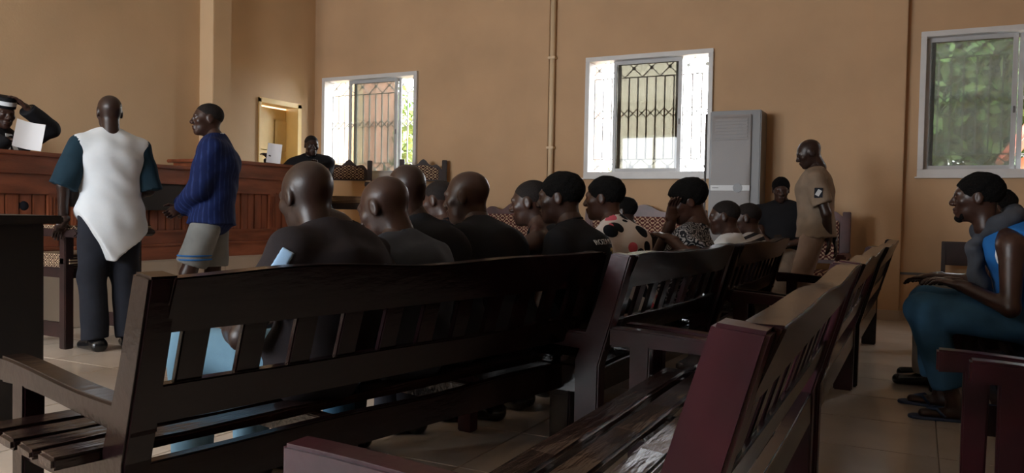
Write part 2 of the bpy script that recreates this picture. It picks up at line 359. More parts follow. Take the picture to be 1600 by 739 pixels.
for n, (a, b) in enumerate(WIN_FRONT):
    w = empty('window_%d' % (n+4), (a, YF, FZ0)); tag(w, kind='structure')
    L = b-a; Hh = FZ1-FZ0; fr = MB(); fr.box(0, L, -.1, .02, 0, .06); fr.box(0, L, -.1, .02, Hh-.06, Hh); fr.box(0, .06, -.1, .02, .06, Hh-.06); fr.box(L-.06, L, -.1, .02, .06, Hh-.06); fr.box(L/2-.03, L/2+.03, -.1, .02, .06, Hh-.06)
    fr.build('frame', MT['frame'], w)
for n, (a, b) in enumerate(WIN_RIGHT):
    w = empty('window_%d' % (n+7), (XR, a, FZ0)); tag(w, kind='structure')
    L = b-a; Hh = FZ1-FZ0; fr = MB(); fr.box(-.02, .1, 0, L, 0, .06); fr.box(-.02, .1, 0, L, Hh-.06, Hh); fr.box(-.02, .1, 0, .06, .06, Hh-.06); fr.box(-.02, .1, L-.06, L, .06, Hh-.06); fr.box(-.02, .1, L/2-.03, L/2+.03, .06, Hh-.06)
    fr.build('frame', MT['frame'], w)

# ------------------------------------------------------------------ outside
tag(MB().box(-60, 60, YB+.3, 70, -.5, -.3).build('ground_outside', MT['ground']), kind='structure')
def tree(loc, h, r, n, lm, label, blobs=7, leaf=.13):
    t = empty('tree', loc, label=label, cat='tree')
    MB().tube([(0, 0, 0), (.05, .05, h*.4), (0, 0, h*.8)], [.16, .12, .05], 8).build('trunk', MT['bark'], t, smooth=True)
    mb = MB(); rs = np.random.RandomState(int(abs(loc[0]*100))+n)
    cs = [(rs.uniform(-.6, .6)*r, rs.uniform(-.6, .6)*r, h*.62+rs.uniform(-.55, .55)*h*.5, r*rs.uniform(.45, .75)) for _ in range(blobs)]
    for k in range(n):
        c = cs[k % blobs]; d = rs.normal(size=3); d /= np.linalg.norm(d); p = Vector(c[:3])+Vector(d)*c[3]*(rs.uniform(.6, 1.05))
        u = Vector(rs.normal(size=3)).normalized(); v = u.cross(Vector(rs.normal(size=3))).normalized(); s = leaf*rs.uniform(.6, 1.3)
        mb.add([p-u*s, p+v*s*.45, p+u*s, p-v*s*.45], [(0, 1, 2, 3)])
    me = bpy.data.meshes.new('foliage'); me.from_pydata(mb.v, [], mb.f); me.materials.append(lm)
    o = link('foliage', me, t); o['kind'] = 'stuff'
tree((-9.95, 13.3, -.3), 4.8, 2.0, 5200, MT['leaf2'], 'sunlit leafy tree beyond the window beside the door', leaf=.11)
tree((-13.6, 18.5, -.3), 5.2, 2.2, 2600, MT['leaf'], 'dense green tree further behind the pink pillar')
tree((.25, 15.8, -.3), 5.8, 2.1, 11000, MT['leaf'], 'broad green tree filling the hazy window', 12, leaf=.15)
tree((2.9, 21.5, -.3), 6.6, 2.6, 3200, MT['leaf'], 'taller dark green tree behind the red roof', 10)
def shrub(loc, h, label):
    t = empty('shrub', loc, label=label, cat='shrub'); mb = MB(); rs = np.random.RandomState(int(abs(loc[0]*77)))
    for k in range(26):
        a = rs.uniform(0, 6.28); l = h*rs.uniform(.6, 1.0); tip = Vector((math.cos(a)*l*.6, math.sin(a)*l*.6, l)); mid = tip*.5+Vector((0, 0, l*.25)); w = Vector((-math.sin(a), math.cos(a), 0))*.05
        mb.add([(-w.x*.3, -w.y*.3, 0), mid-w, tip, mid+w], [(0, 1, 2, 3)])
    me = bpy.data.meshes.new('fronds'); me.from_pydata(mb.v, [], mb.f); me.materials.append(MT['leaf2']); o = link('fronds', me, t); o['kind'] = 'stuff'
    MB().tube([(0, 0, -1.3), (0, 0, .1)], .06, 8).build('stem', MT['bark'], t)
shrub((-4.6, 13.2, 1.0), 1.0, 'spiky palm top below the half open window'); shrub((-3.75, 13.0, .9), .8, 'small spiky shrub outside the bright window gap')
pl = empty('pink_pillar', (-9.15, 12.0, -.3), label='pink plastered pillar with a grey side outside the window', cat='pillar')
MB().box(-.36, .36, -.3, .3, 0, 5).build('shaft', MT['pinkwall'], pl, bevel=.01); MB().box(-.42, .42, -.36, .36, 0, .25).build('plinth', MT['pinkwall'], pl, bevel=.01)
p2 = empty('porch_post', (-4.10, 10.35, -.3), label='orange plastered post just outside the half open window', cat='pillar')
MB().box(-.05, .12, -.1, .1, 0, 4.6).build('shaft', MT['pinkwall'], p2, bevel=.008); MB().box(-.10, .16, -.14, .14, 0, .2).build('plinth', MT['pinkwall'], p2)
wt = empty('water_tank', (-4.55, 15.0, -.3), label='pale blue water tank among the shrubs outside', cat='tank')
MB().tube([(0, 0, 0), (0, 0, 1.75), (0, 0, 1.95)], [.55, .55, .3], 20).build('body', MT['blue_tank'], wt, smooth=True); MB().tube([(0, 0, 1.94), (0, 0, 2.0)], .18, 16).build('lid', MT['blue_tank'], wt)
rf = empty('red_roof_hut', (2.2, 12.6, -.3), label='small hut with a sloping red metal roof', cat='building')
MB().box(-.9, 1.4, -1.2, 1.2, 0, 2.3).build('wall', MT['pinkwall'], rf)
mb = MB().prism([(-1.15, 2.2), (.25, 4.4), (.25, 4.5), (-1.2, 2.25)], 'y', -1.5, 1.5); mb.build('roof_slope', MT['redroof'], rf)
MB().prism([(1.65, 2.2), (.25, 4.4), (.25, 4.5), (1.7, 2.25)], 'y', -1.5, 1.5).build('roof_slope', MT['redroof'], rf)
for k in range(9):
    y = -1.4+.35*k; MB().prism([(-1.19, 2.26), (.24, 4.51), (.24, 4.54), (-1.2, 2.29)], 'y', y, y+.04).build('roof_rib', MT['redroof'], rf)

# ------------------------------------------------------------------ judges bench
def podium(y0, y1, zt, label, recess=False, flute=True, side_near=False):
    x = -6.56; p = empty('judges_bench', (x, y0, .552), label=label, cat='bench desk')
    L = y1-y0; Z = zt-.552; PW, PH = MT['podium'], MT['podium_h']
    MB().box(-.12, .045, 0, L, 0, .13).build('plinth', PH, p, bevel=.004)
    MB().box(-.12, .06, -.005, L+.005, .13, .155).build('plinth_moulding', PH, p, bevel=.006)
    MB().box(-.07, -.03, .02, L-.02, .155, Z-.04).build('backing_panel', PW, p)
    for yy in (.02, L-.06): MB().box(-.60, -.07, yy, yy+.04, 0, Z-.04).build('end_panel', PW, p, bevel=.003)
    MB().box(-.03, .012, 0, L, .155, .27).build('lower_rail', PH, p, bevel=.003)
    zl = .27; zu = Z-.34 if not recess else Z-.42
    MB().box(-.03, .012, 0, L, zu, Z-.17).build('upper_rail', PH if not recess else MT['darkwood'], p, bevel=.003)
    MB().box(-.03, .05, -.01, L+.01, Z-.185, Z-.165).build('cornice', PH, p, bevel=.006)
    MB().box(-.03, .025, 0, L, Z-.165, Z-.035).build('frieze', PH, p, bevel=.003)
    MB().box(-.66, .075, -.02, L+.02, Z-.035, Z).build('top', PH, p, bevel=.008)
    npan = max(1, int(round(L/.85))); pw = L/npan
    for i in range(npan+1):
        yy = min(max(pw*i-.055, 0), L-.11) if 0 < i < npan else (0 if i == 0 else L-.10)
        MB().box(-.03, .018, yy, yy+(.11 if 0 < i < npan else .10), zl, zu).build('stile', PW, p, bevel=.003)
        if flute:
            for q in range(3): MB().box(.018, .026, yy+.018+q*.028, yy+.034+q*.028, zl+.03, zu-.03).build('flute', PW, p, bevel=.003)
    for i in range(npan):
        a = pw*i+(.105 if i == 0 else .06); b = pw*(i+1)-(.105 if i == npan-1 else .06); nb = max(3, int(round((b-a)/.105))); w = (b-a)/nb
        MB().box(-.02, .030, a-.01, b+.01, zl-.012, zl+.016).build('panel_sill', PH, p, bevel=.005)
        MB().box(-.02, .026, a-.01, b+.01, zu-.012, zu+.012).build('panel_head', PH, p, bevel=.005)
        for k in range(nb):
            MB().box(-.03, -.004 if k % 2 else -.012, a+w*k+.004, a+w*(k+1)-.004, zl+.016, zu-.012).build('board', PW, p, bevel=.004)
    if recess:
        MB().box(.012, .20, L*.18, L-.02, zu-.02, zu+.21).build('dark_shelf', MT['darkwood'], p, bevel=.006)
    return p
podium(2.2, 4.30, 1.50, 'reddish brown panelled bench in front of the capped judge', flute=True)
podium(4.42, 5.70, 1.47, 'reddish brown panelled bench with a dark shelf between the two standing men', recess=True)
podium(5.96, 7.70, 1.575, 'taller reddish brown panelled bench in front of the robed clerk')
ps = MB().box(-.10, .10, -.14, .14, 0, .004).build('paper_sheet', MT['paper']); ps.location = (-6.44, 4.85, 1.262); tag(ps, 'small white paper lying on the dark shelf of the bench', 'paper')

# ------------------------------------------------------------------ chairs
def armchair(loc, rz, label, group='patterned armchairs of the court', back=True):
    """faces local +X; patterned pads"""
    c = empty('armchair', loc, rz, label=label, cat='chair', group=group); CW = MT['chairwood']
    for sy in (-1, 1):
        y = sy*.29
        MB().box(.22, .29, y-.035, y+.035, 0, .83).build('leg', CW, c, bevel=.006)
        MB().prism([(-.30, 0), (-.23, 0), (-.25, .55)]+([(-.33, 1.22), (-.40, 1.22)] if back else [(-.25, .83), (-.32, .83)])+[(-.32, .55)], 'y', y-.035, y+.035).build('leg', CW, c, bevel=.006)
        ar = MB().prism([(-.29, .83), (.40, .83), (.44, .85), (.44, .875), (.40, .89), (-.30, .89)], 'y', y-.045, y+.045).build('arm_rest', CW, c, bevel=.008)
        MB().box(-.26, .42, y-.05, y+.05, .872, .915).build('arm_pad', MT['pad_x'], ar, bevel=.02)
        MB().box(-.26, .24, y-.018, y+.018, .08, .19).build('stretcher', CW, c, bevel=.004)
    MB().box(-.28, .27, -.27, .27, .52, .60).build('seat_frame', CW, c, bevel=.006)
    MB().box(-.27, .30, -.325, .325, .60, .70).build('seat_cushion', MT['pad_x'], c, bevel=.03)
    if not back: return c
    top = []
    for i in range(17):
        y = -.29+.58*i/16; top.append((y, 1.15+.05*math.cos((i/16-.5)*math.pi*2.0)+.03*math.cos((i/16-.5)*math.pi*6)))
    b = MB().prism([(-.29, .93)]+top+[(.29, .93)], 'x', -.37, -.33).build('back_panel', CW, c, bevel=.004)
    MB().prism([(-.21, .95), (-.21, 1.10), (0, 1.15), (.21, 1.10), (.21, .95)], 'x', -.385, -.315).build('back_upholstery', MT['upholstery_y'], b, bevel=.01)
    return c
armchair((-5.86, 4.03, 0), 0, 'dark low-backed armchair with braided pads under the hand of the man in white', back=False)
armchair((-7.74, 4.62, .552), 0, 'patterned armchair behind the capped judge')
armchair((-7.02, 8.74, .552), -.95, 'patterned armchair beside the robed clerk near the window')
armchair((-5.90, 8.88, .552), -1.05, 'patterned armchair in the corner under the barred window')

def settee(loc, w, rz, label, group='patterned settees along the window wall'):
    """faces local -Y"""
    c = empty('settee', loc, rz, label=label, cat='settee', group=group); CW = MT['sofawood']
    for sx in (-1, 1):
        x = sx*(w/2-.04)
        MB().box(x-.04, x+.04, -.30, -.22, 0, .68).build('leg', CW, c, bevel=.006)
        MB().prism([(.22, 0), (.30, 0), (.36, 1.14), (.29, 1.14)], 'x', x-.04, x+.04).build('leg', CW, c, bevel=.006)
        MB().box(x-.05, x+.05, -.34, .32, .66, .72).build('arm_rest', CW, c, bevel=.015)
    MB().box(-w/2+.06, w/2-.06, -.29, .27, .32, .42).build('seat_frame', CW, c, bevel=.006)
    MB().box(-w/2+.07, w/2-.07, -.32, .25, .42, .54).build('seat_cushion', MT['sofa_fab'], c, bevel=.03)
    top = []
    for i in range(33):
        x = -w/2+.02+(w-.04)*i/32; u = i/32; top.append((x, 1.13+.035*math.cos((u-.5)*2*math.pi*3)+.03*math.cos((u-.5)*2*math.pi)))
    b = MB().prism([(-w/2+.02, .60)]+top+[(w/2-.02, .60)], 'y', .29, .345).build('back_panel', CW, c, bevel=.004)
    MB().box(-w/2+.11, w/2-.11, .255, .30, .64, 1.05).build('back_upholstery', MT['sofa_fab'], b, bevel=.015)
    return c
settee((-4.72, 8.95, 0), 1.0, 0, 'narrow maroon patterned settee by the pilaster with the pipe')
settee((-2.95, 8.95, 0), 1.5, 0, 'wide maroon patterned settee under the half open window')
settee((-1.10, 8.60, 0), .95, 0, 'patterned settee holding the man in black by the cabinet')

# standing air conditioner
ac = empty('standing_air_conditioner', (-2.13, 9.0, 0), label='tall grey floor standing air conditioner wrapped in clear plastic', cat='air conditioner')
MB().box(0, .56, .03, .40, 0, 2.25).build('body', MT['ac_side'], ac, bevel=.01)
MB().box(.03, .46, 0, .03, .06, 2.20).build('front_panel', MT['ac'], ac, bevel=.008)
vent = MB().box(.06, .43, -.006, 0, 1.92, 2.17).build('vent_frame', MT['ac'], ac, bevel=.003)
for k in range(6): MB().box(.07, .42, -.014, -.006, 1.945+.036*k, 1.965+.036*k).build('louvre', MT['ac'], vent)
bd = MB().box(.03, .46, -.008, 0, 1.36, 1.42).build('band', MT['frame'], ac, bevel=.002)
MB().disc((.33, -.008, 1.39), (0, -1, 0), .05, .008, 24).build('round_badge', MT['ac_side'], bd, smooth=False)
MB().box(.05, .12, -.010, -.008, 1.385, 1.395).build('lettering_strip', MT['ac_side'], bd)
fm = MB(); n_ = 14
for i in range(n_+1):
    z = .3+1.85*i/n_
    fm.v += [(.02+.44*j/8, -.022-.012*math.sin(3.1*j+2.3*i)*math.cos(1.7*i), z) for j in range(9)]
for i in range(n_):
    for j in range(8): q = i*9+j; fm.f.append((q, q+1, q+10, q+9))
fm.build('plastic_film', MT['film'], ac, smooth=True)
MB().tube([(-.035, .0, 0), (-.035, 0, 2.22)], .014, 8).build('edge_pole', MT['ac_side'], ac, smooth=True)

# dark table at the left
tb = empty('dark_table', (-3.83, 2.15, 0), math.radians(-4), label='tall near-black wooden desk beside the bench armrest', cat='desk')
MB().box(-1.3, .10, -.32, .32, .975, 1.015).build('top', MT['darkwood'], tb, bevel=.008)
MB().box(-.07, -.005, -.28, .28, 0, .975).build('side_panel', MT['darkwood'], tb, bevel=.004)
MB().box(-1.25, -1.185, -.28, .28, 0, .975).build('side_panel', MT['darkwood'], tb, bevel=.004)
MB().box(-1.185, -.07, .22, .26, .25, .975).build('back_panel', MT['darkwood'], tb, bevel=.004)

# ------------------------------------------------------------------ benches
def lean(z): return 0 if z < .42 else .145*(z-.42)/.48
def bench(near, far, label, ht=.90, reddish=False, seed=0, nslat=11, over=0.0):
    n = Vector((*near, 0)); f = Vector((*far, 0)); d = (f-n); L = d.length; d.normalize(); xd = Vector((d.y, -d.x, 0))
    org = n-.145*xd; rz = math.atan2(-d.x, d.y)
    b = empty('slatted_bench', org, rz, label=label, cat='bench', group='dark red slatted benches'); rs = random.Random(seed)
    WD = MT['bench']; PM = MT['bench_red'] if reddish else MT['bench']
    for y in (0, L-.065):
        MB().prism([(-.06, 0), (.05, 0), (.055, .40), (.13, .66), (.195, ht-.005), (.105, ht+.004), (.03, .66), (-.06, .42)], 'y', y-.008, y+.073).build('back_post', PM, b, bevel=.007)
        # arm and front post
        sg = rs.uniform(.9, 1.1); prof = []
        xs = [-.78+.86*i/12 for i in range(13)]
        ztop = [.580-.030*sg*(lambda t: t*t*(3-2*t))(min(1, i/9)) for i in range(13)]
        MB().prism(list(zip(xs, ztop))+[(x, z-.085+.02*math.sin(i/12*math.pi)) for i, (x, z) in reversed(list(enumerate(zip(xs, ztop))))], 'y', y-.005, y+.075).build('arm_rest', PM, b, bevel=.008)
        MB().prism([(-.69, 0), (-.61, 0), (-.60, .555), (-.69, .555)], 'y', y, y+.065).build('front_post', PM, b, bevel=.007)
        MB().box(-.61, -.055, y+.012, y+.052, .27, .385).build('side_rail', WD, b, bevel=.004)
    def rail(name, zt, h, wav, t=.045, x0=None):
        rings = []; K = 22; ph = rs.uniform(0, 6)
        for k in range(K+1):
            y = .05+(L-.10)*k/K; zz = zt+wav*(math.sin(ph*0+2*math.pi*1.35*k/K)*.6+.4*math.sin(ph+2*math.pi*2.3*k/K)); zb = zt-h
            xt = lean(zz)+.022; xb = lean(zb)+.022
            if x0 is not None: xt = xb = x0
            rings.append([(xt-t/2-.004, y, zz), (xt+t/2+.018 if name == 'top_rail' else xt+t/2, y, zz), (xb+t/2, y, zb), (xb-t/2, y, zb)])
        MB().loft(rings).build(name, WD, b, bevel=.005)
    rail('top_rail', ht-.004, .15, .012, .055)
    rail('middle_rail', .60, .105, .006)
    rail('lower_rail', .39, .11, .006, .04, .03)
    MB().box(-.55, -.51, .06, L-.06, .27, .385).build('front_rail', WD, b, bevel=.004)
    for i in range(nslat):
        y = .065+(L-.13)*(i+.5)/nslat; w = .040; z0, z1 = .58, ht-.13
        MB().add([(lean(z)+.022+dx, y+dy, z) for z in (z0, z1) for dx, dy in ((-.011, -w), (.011, -w), (.011, w), (-.011, w))],
                 [(0, 1, 2, 3), (7, 6, 5, 4), (0, 4, 5, 1), (1, 5, 6, 2), (2, 6, 7, 3), (3, 7, 4, 0)]).build('back_slat', PM if i % 4 == 1 else WD, b, bevel=.004)
    for k in range(4):
        xc = -.50+.13*k; rings = []
        for q in range(13):
            y = .03-over+(L-.06+over)*q/12; e = .004*math.sin(q*1.9+k*2+seed); w = .046
            rings.append([(xc-w+e, y, .425+e*.5), (xc+w+e, y, .42+e), (xc+w+e, y, .388), (xc-w+e, y, .388)])
        MB().loft(rings).build('seat_slat', MT['seat'], b, bevel=.008)
    for y in (L*.33, L*.66): MB().box(-.46, .01, y-.03, y+.03, .30, .388).build('seat_bearer', MT['seat'], b, bevel=.004)
    return b
bench((-1.715, 1.345), (-1.30, 3.41), 'dark slatted bench with bald men in dark shirts, next to the black desk', seed=1, over=.16)
bench((-1.144, 3.275), (-1.05, 4.97), 'dark red slatted bench holding the man in the spotted shirt', reddish=True, seed=2, nslat=9)
bench((-1.03, 5.05), (-1.03, 7.10), 'slatted bench holding the two young men beside the guard', seed=3)
bench((-.245, 1.26), (-.255, 3.33), 'empty slatted bench with a large red end post and worn shiny seat slats', reddish=True, seed=4)
bench((-.245, 3.42), (-.245, 5.42), 'empty slatted bench in the aisle row, middle one of three', reddish=True, seed=5)
bench((-.225, 5.49), (-.205, 7.50), 'empty slatted bench at the wall end of the aisle row, by the guard', seed=6)
bench((1.0, 3.42), (1.0, 5.50), 'slatted bench under the man in the blue tank top', reddish=True, seed=7)
bench((1.12, 1.22), (1.10, 3.30), 'slatted bench with reddish armrest across the aisle, next to the seated man in blue', reddish=True, seed=8)
bench((.92, 5.58), (.94, 7.62), 'slatted bench holding the person in beige trousers near the hazy window', seed=9)
bench((-2.20, 3.95), (-2.10, 6.0), 'slatted bench in the front row before the spotted shirt man', seed=10)
bench((-2.08, 6.08), (-2.02, 8.1), 'slatted bench in the front row before the wide settee', seed=11)


# ------------------------------------------------------------------ people: implicit surfaces meshed with surface nets
V3 = lambda *a: np.array(a, dtype=np.float64)
def nrm(v): v = np.asarray(v, float); return v/max(np.linalg.norm(v), 1e-9)
def seg(a, b, r1, r2=None, w=None, wx=1.0, clips=()):
    a = np.asarray(a, float); b = np.asarray(b, float); r2 = r1 if r2 is None else r2; ba = b-a; l2 = max(float(ba@ba), 1e-9)
    R = max(r1, r2)*max(1, wx); lo = np.minimum(a, b)-R; hi = np.maximum(a, b)+R
    def fn(x, y, z):
        px, py, pz = x-a[0], y-a[1], z-a[2]
        t = np.clip((px*ba[0]+py*ba[1]+pz*ba[2])/l2, 0, 1)
        qx, qy, qz = px-t*ba[0], py-t*ba[1], pz-t*ba[2]; q2 = qx*qx+qy*qy+qz*qz
        if w is not None:
            s = qx*w[0]+qy*w[1]+qz*w[2]; q2 = q2+s*s*(1/wx**2-1)
        d = np.sqrt(np.maximum(q2, 1e-10))-(r1+(r2-r1)*t)
        for pt, n in clips: d = np.maximum(d, (x-pt[0])*n[0]+(y-pt[1])*n[1]+(z-pt[2])*n[2])
        return d
    return fn, lo, hi
def ell(c, r, clips=(), rot=None):
    c = np.asarray(c, float); r = np.asarray(r, float); R = max(r)
    def fn(x, y, z):
        px, py, pz = x-c[0], y-c[1], z-c[2]
        if rot is not None: px, py, pz = (rot[0][0]*px+rot[0][1]*py+rot[0][2]*pz, rot[1][0]*px+rot[1][1]*py+rot[1][2]*pz, rot[2][0]*px+rot[2][1]*py+rot[2][2]*pz)
        k0 = np.sqrt((px/r[0])**2+(py/r[1])**2+(pz/r[2])**2+1e-9); k1 = np.sqrt((px/r[0]**2)**2+(py/r[1]**2)**2+(pz/r[2]**2)**2+1e-9)
        d = k0*(k0-1)/k1
        for pt, n in clips: d = np.maximum(d, (x-pt[0])*n[0]+(y-pt[1])*n[1]+(z-pt[2])*n[2])
        return d
    return fn, c-R, c+R
class Field:
    def __init__(s, h): s.h = h; s.ops = []
    def u(s, prim, k=.03): s.ops.append(('u', prim, k)); return s
    def sub(s, prim, k=.01): s.ops.append(('s', prim, k)); return s
    def clip(s, pt, n): s.ops.append(('c', (pt, n), 0)); return s
    def mesh(s, fold=0.0, ff=1.0):
        h = s.h; us = [o for o in s.ops if o[0] == 'u']
        lo = np.min([o[1][1] for o in us], 0)-3*h-.02; hi = np.max([o[1][2] for o in us], 0)+3*h+.02
        n = np.ceil((hi-lo)/h).astype(int)+1
        ax = [(lo[i]+h*np.arange(n[i])).astype(np.float32) for i in range(3)]
        X, Y, Z = ax[0][:, None, None], ax[1][None, :, None], ax[2][None, None, :]
        F = np.full(n, .2, np.float32)
        for op, pr, k in s.ops:
            if op == 'c':
                pt, nn = pr; F = np.maximum(F, ((X-pt[0])*nn[0]+(Y-pt[1])*nn[1]+(Z-pt[2])*nn[2]).astype(np.float32)); continue
            fn, l, hh = pr; m = k+3*h
            i0 = np.clip(np.floor((l-m-lo)/h).astype(int), 0, n); i1 = np.clip(np.ceil((hh+m-lo)/h).astype(int)+1, 0, n)
            if np.any(i1 <= i0): continue
            sl = tuple(slice(a, b) for a, b in zip(i0, i1)); d = fn(X[i0[0]:i1[0]], Y[:, i0[1]:i1[1]], Z[:, :, i0[2]:i1[2]]).astype(np.float32)
            A = F[sl]
            if op == 'u':
                q = np.maximum(k-np.abs(A-d), 0)/k; F[sl] = np.minimum(A, d)-q*q*k*.25
            else:
                d = -d; q = np.maximum(k-np.abs(A-d), 0)/k; F[sl] = np.maximum(A, d)+q*q*k*.25
        if fold:
            F = F+np.float32(fold)*(np.sin(ff*(23*X+9*Z+2*np.sin(11*Z+5*Y)))*np.sin(ff*(17*Z-8*Y+1.5*np.sin(13*X))+1)+.6*np.sin(ff*(31*Z+21*Y)+3*np.sin(ff*9*X))).astype(np.float32)
        return surfnet(F, lo, h)
def surfnet(F, lo, h):
    s = F < 0
    cs = [(i, j, k) for i in (0, 1) for j in (0, 1) for k in (0, 1)]; n = np.array(F.shape)-1
    cnt = np.zeros(n, np.int8)
    for c in cs: cnt += s[c[0]:c[0]+n[0], c[1]:c[1]+n[1], c[2]:c[2]+n[2]]
    act = (cnt > 0) & (cnt < 8); ai = np.argwhere(act); acc = np.zeros((len(ai), 3)); num = np.zeros(len(ai))
    for a in cs:
        for axx in range(3):
            if a[axx]: continue
            b = list(a); b[axx] = 1
            fa = F[ai[:, 0]+a[0], ai[:, 1]+a[1], ai[:, 2]+a[2]]; fb = F[ai[:, 0]+b[0], ai[:, 1]+b[1], ai[:, 2]+b[2]]
            mm = (fa < 0) != (fb < 0); t = fa[mm]/(fa[mm]-fb[mm]); p = np.tile(np.array(a, float), (mm.sum(), 1)); p[:, axx] += t
            acc[mm] += p; num[mm] += 1
    verts = (ai+acc/num[:, None])*h+lo
    idg = np.full(n, -1, np.int64); idg[act] = np.arange(len(ai)); quads = []
    for axx in range(3):
        b, c = (axx+1) % 3, (axx+2) % 3
        sl0 = [slice(1, -1)]*3; sl1 = [slice(1, -1)]*3; sl0[axx] = slice(0, -1); sl1[axx] = slice(1, None)
        A, B = s[tuple(sl0)], s[tuple(sl1)]; e = np.argwhere(A != B)
        if not len(e): continue
        fl = A[tuple(e.T)]; base = e.copy(); base[:, b] += 1; base[:, c] += 1
        def at(db, dc):
            q = base.copy(); q[:, b] += db; q[:, c] += dc; return idg[tuple(q.T)]
        q = np.stack([at(-1, -1), at(0, -1), at(0, 0), at(-1, 0)], 1); q[~fl] = q[~fl][:, ::-1]; quads.append(q)
    return verts, np.concatenate(quads)
def to_obj(name, parts, material, parent):
    vs = []; qs = []; b = 0
    for v, q in parts: vs.append(v); qs.append(q+b); b += len(v)
    v = np.concatenate(vs).astype(np.float32); q = np.concatenate(qs).astype(np.int32)
    me = bpy.data.meshes.new(name); me.vertices.add(len(v)); me.vertices.foreach_set('co', v.ravel())
    me.loops.add(q.size); me.loops.foreach_set('vertex_index', q.ravel()); me.polygons.add(len(q))
    me.polygons.foreach_set('loop_start', np.arange(0, q.size, 4, dtype=np.int32)); me.polygons.foreach_set('loop_total', np.full(len(q), 4, np.int32))
    me.polygons.foreach_set('use_smooth', np.ones(len(q), bool)); me.update(calc_edges=True); me.materials.append(material)
    return link(name, me, parent)
def rotm(yaw, pitch=0, roll=0):
    y, p, r = (math.radians(t) for t in (yaw, pitch, roll))
    Rz = np.array([[math.cos(y), -math.sin(y), 0], [math.sin(y), math.cos(y), 0], [0, 0, 1]])
    Rx = np.array([[1, 0, 0], [0, math.cos(p), math.sin(p)], [0, -math.sin(p), math.cos(p)]])
    Ry = np.array([[math.cos(r), 0, math.sin(r)], [0, 1, 0], [-math.sin(r), 0, math.cos(r)]])
    return Rz@Rx@Ry
def two_bone(a, t, l1, l2, pole):
    a = np.asarray(a, float); t = np.asarray(t, float); d = t-a; L = np.linalg.norm(d); dn = d/max(L, 1e-6)
    L2 = min(max(L, abs(l1-l2)+.02), (l1+l2)*.998); t = a+dn*L2
    x = (l1*l1-l2*l2+L2*L2)/(2*L2); hh = math.sqrt(max(l1*l1-x*x, 0)); p = np.asarray(pole, float); p = nrm(p-dn*(p@dn))
    return a+dn*x+p*hh, t
def head_parts(h, k=1.07, jaw=1.0, nose=1.0):
    F = Field(h)
    F.u(ell((0, -.020, .030), (.0755, .099, .084)), .03).u(ell((0, .028, -.028), (.061, .060, .080)), .035)
    F.u(ell((0, .032, -.074), (.047*jaw, .050, .040)), .03).u(ell((0, .070, -.096), (.023, .020, .018)), .025)
    F.u(seg((0, -.030, -.02), (0, -.040, -.15), .054, .056), .03)
    F.u(seg((-.036, .074, .024), (.036, .074, .024), .013), .018)
    for sx in (-1, 1):
        F.u(ell((sx*.043, .056, -.018), (.022, .022, .020)), .02)
        F.sub(ell((sx*.031, .096, .004), (.017, .014, .011)), .012)
        F.u(ell((sx*.031, .078, .003), (.013, .012, .011)), .004)
        F.u(ell((sx*.076, -.014, -.006), (.0085, .020, .033)), .010)
        F.sub(ell((sx*.088, -.008, -.004), (.007, .010, .018)), .006)
        F.u(ell((sx*.013*nose, .098, -.028), (.0115, .012, .010)), .008)
    F.u(seg((0, .084, .014), (0, .106, -.022), .0085, .0125*nose), .012)
    F.u(ell((0, .090, -.054), (.026, .013, .0085)), .008).u(ell((0, .087, -.070), (.024, .013, .0095)), .008)
    v, q = F.mesh(); return v*k, q
def hand_parts(h, wrist, d, n, side, curl=.5, spread=.12):
    wrist = np.asarray(wrist, float); d = nrm(d); n = nrm(np.asarray(n, float)-d*(np.asarray(n, float)@d)); t = np.cross(d, n)*(1 if side > 0 else -1)
    F = Field(h); F.u(seg(wrist-d*.05, wrist+d*.01, .029, .027, t, 1.15), .01)
    F.u(seg(wrist+d*.02, wrist+d*.075, .017, .016, t, 2.5), .015)
    for i, (off, ln, r) in enumerate(((.030, .074, .0092), (.010, .084, .0095), (-.010, .078, .0092), (-.029, .060, .0082))):
        p = wrist+d*.082+t*off; dirv = nrm(d+t*off*spread*10); a = 0
        for sg, bend in ((.42, .30), (.32, .75), (.26, .6)):
            a += bend*curl; dd = math.cos(a)*dirv+math.sin(a)*n; e = p+dd*ln*sg; F.u(seg(p, e, r, r*.92), .005); p = e; r *= .93
    p = wrist+d*.022+t*.030; dd = nrm(d*.75+t*.8+n*.25); e = p+dd*.045; F.u(seg(p, e, .0125, .0105), .01); dd = nrm(d*.95+t*.2+n*.45*max(curl, .3)); F.u(seg(e, e+dd*.042, .0105, .009), .005)
    return F.mesh()

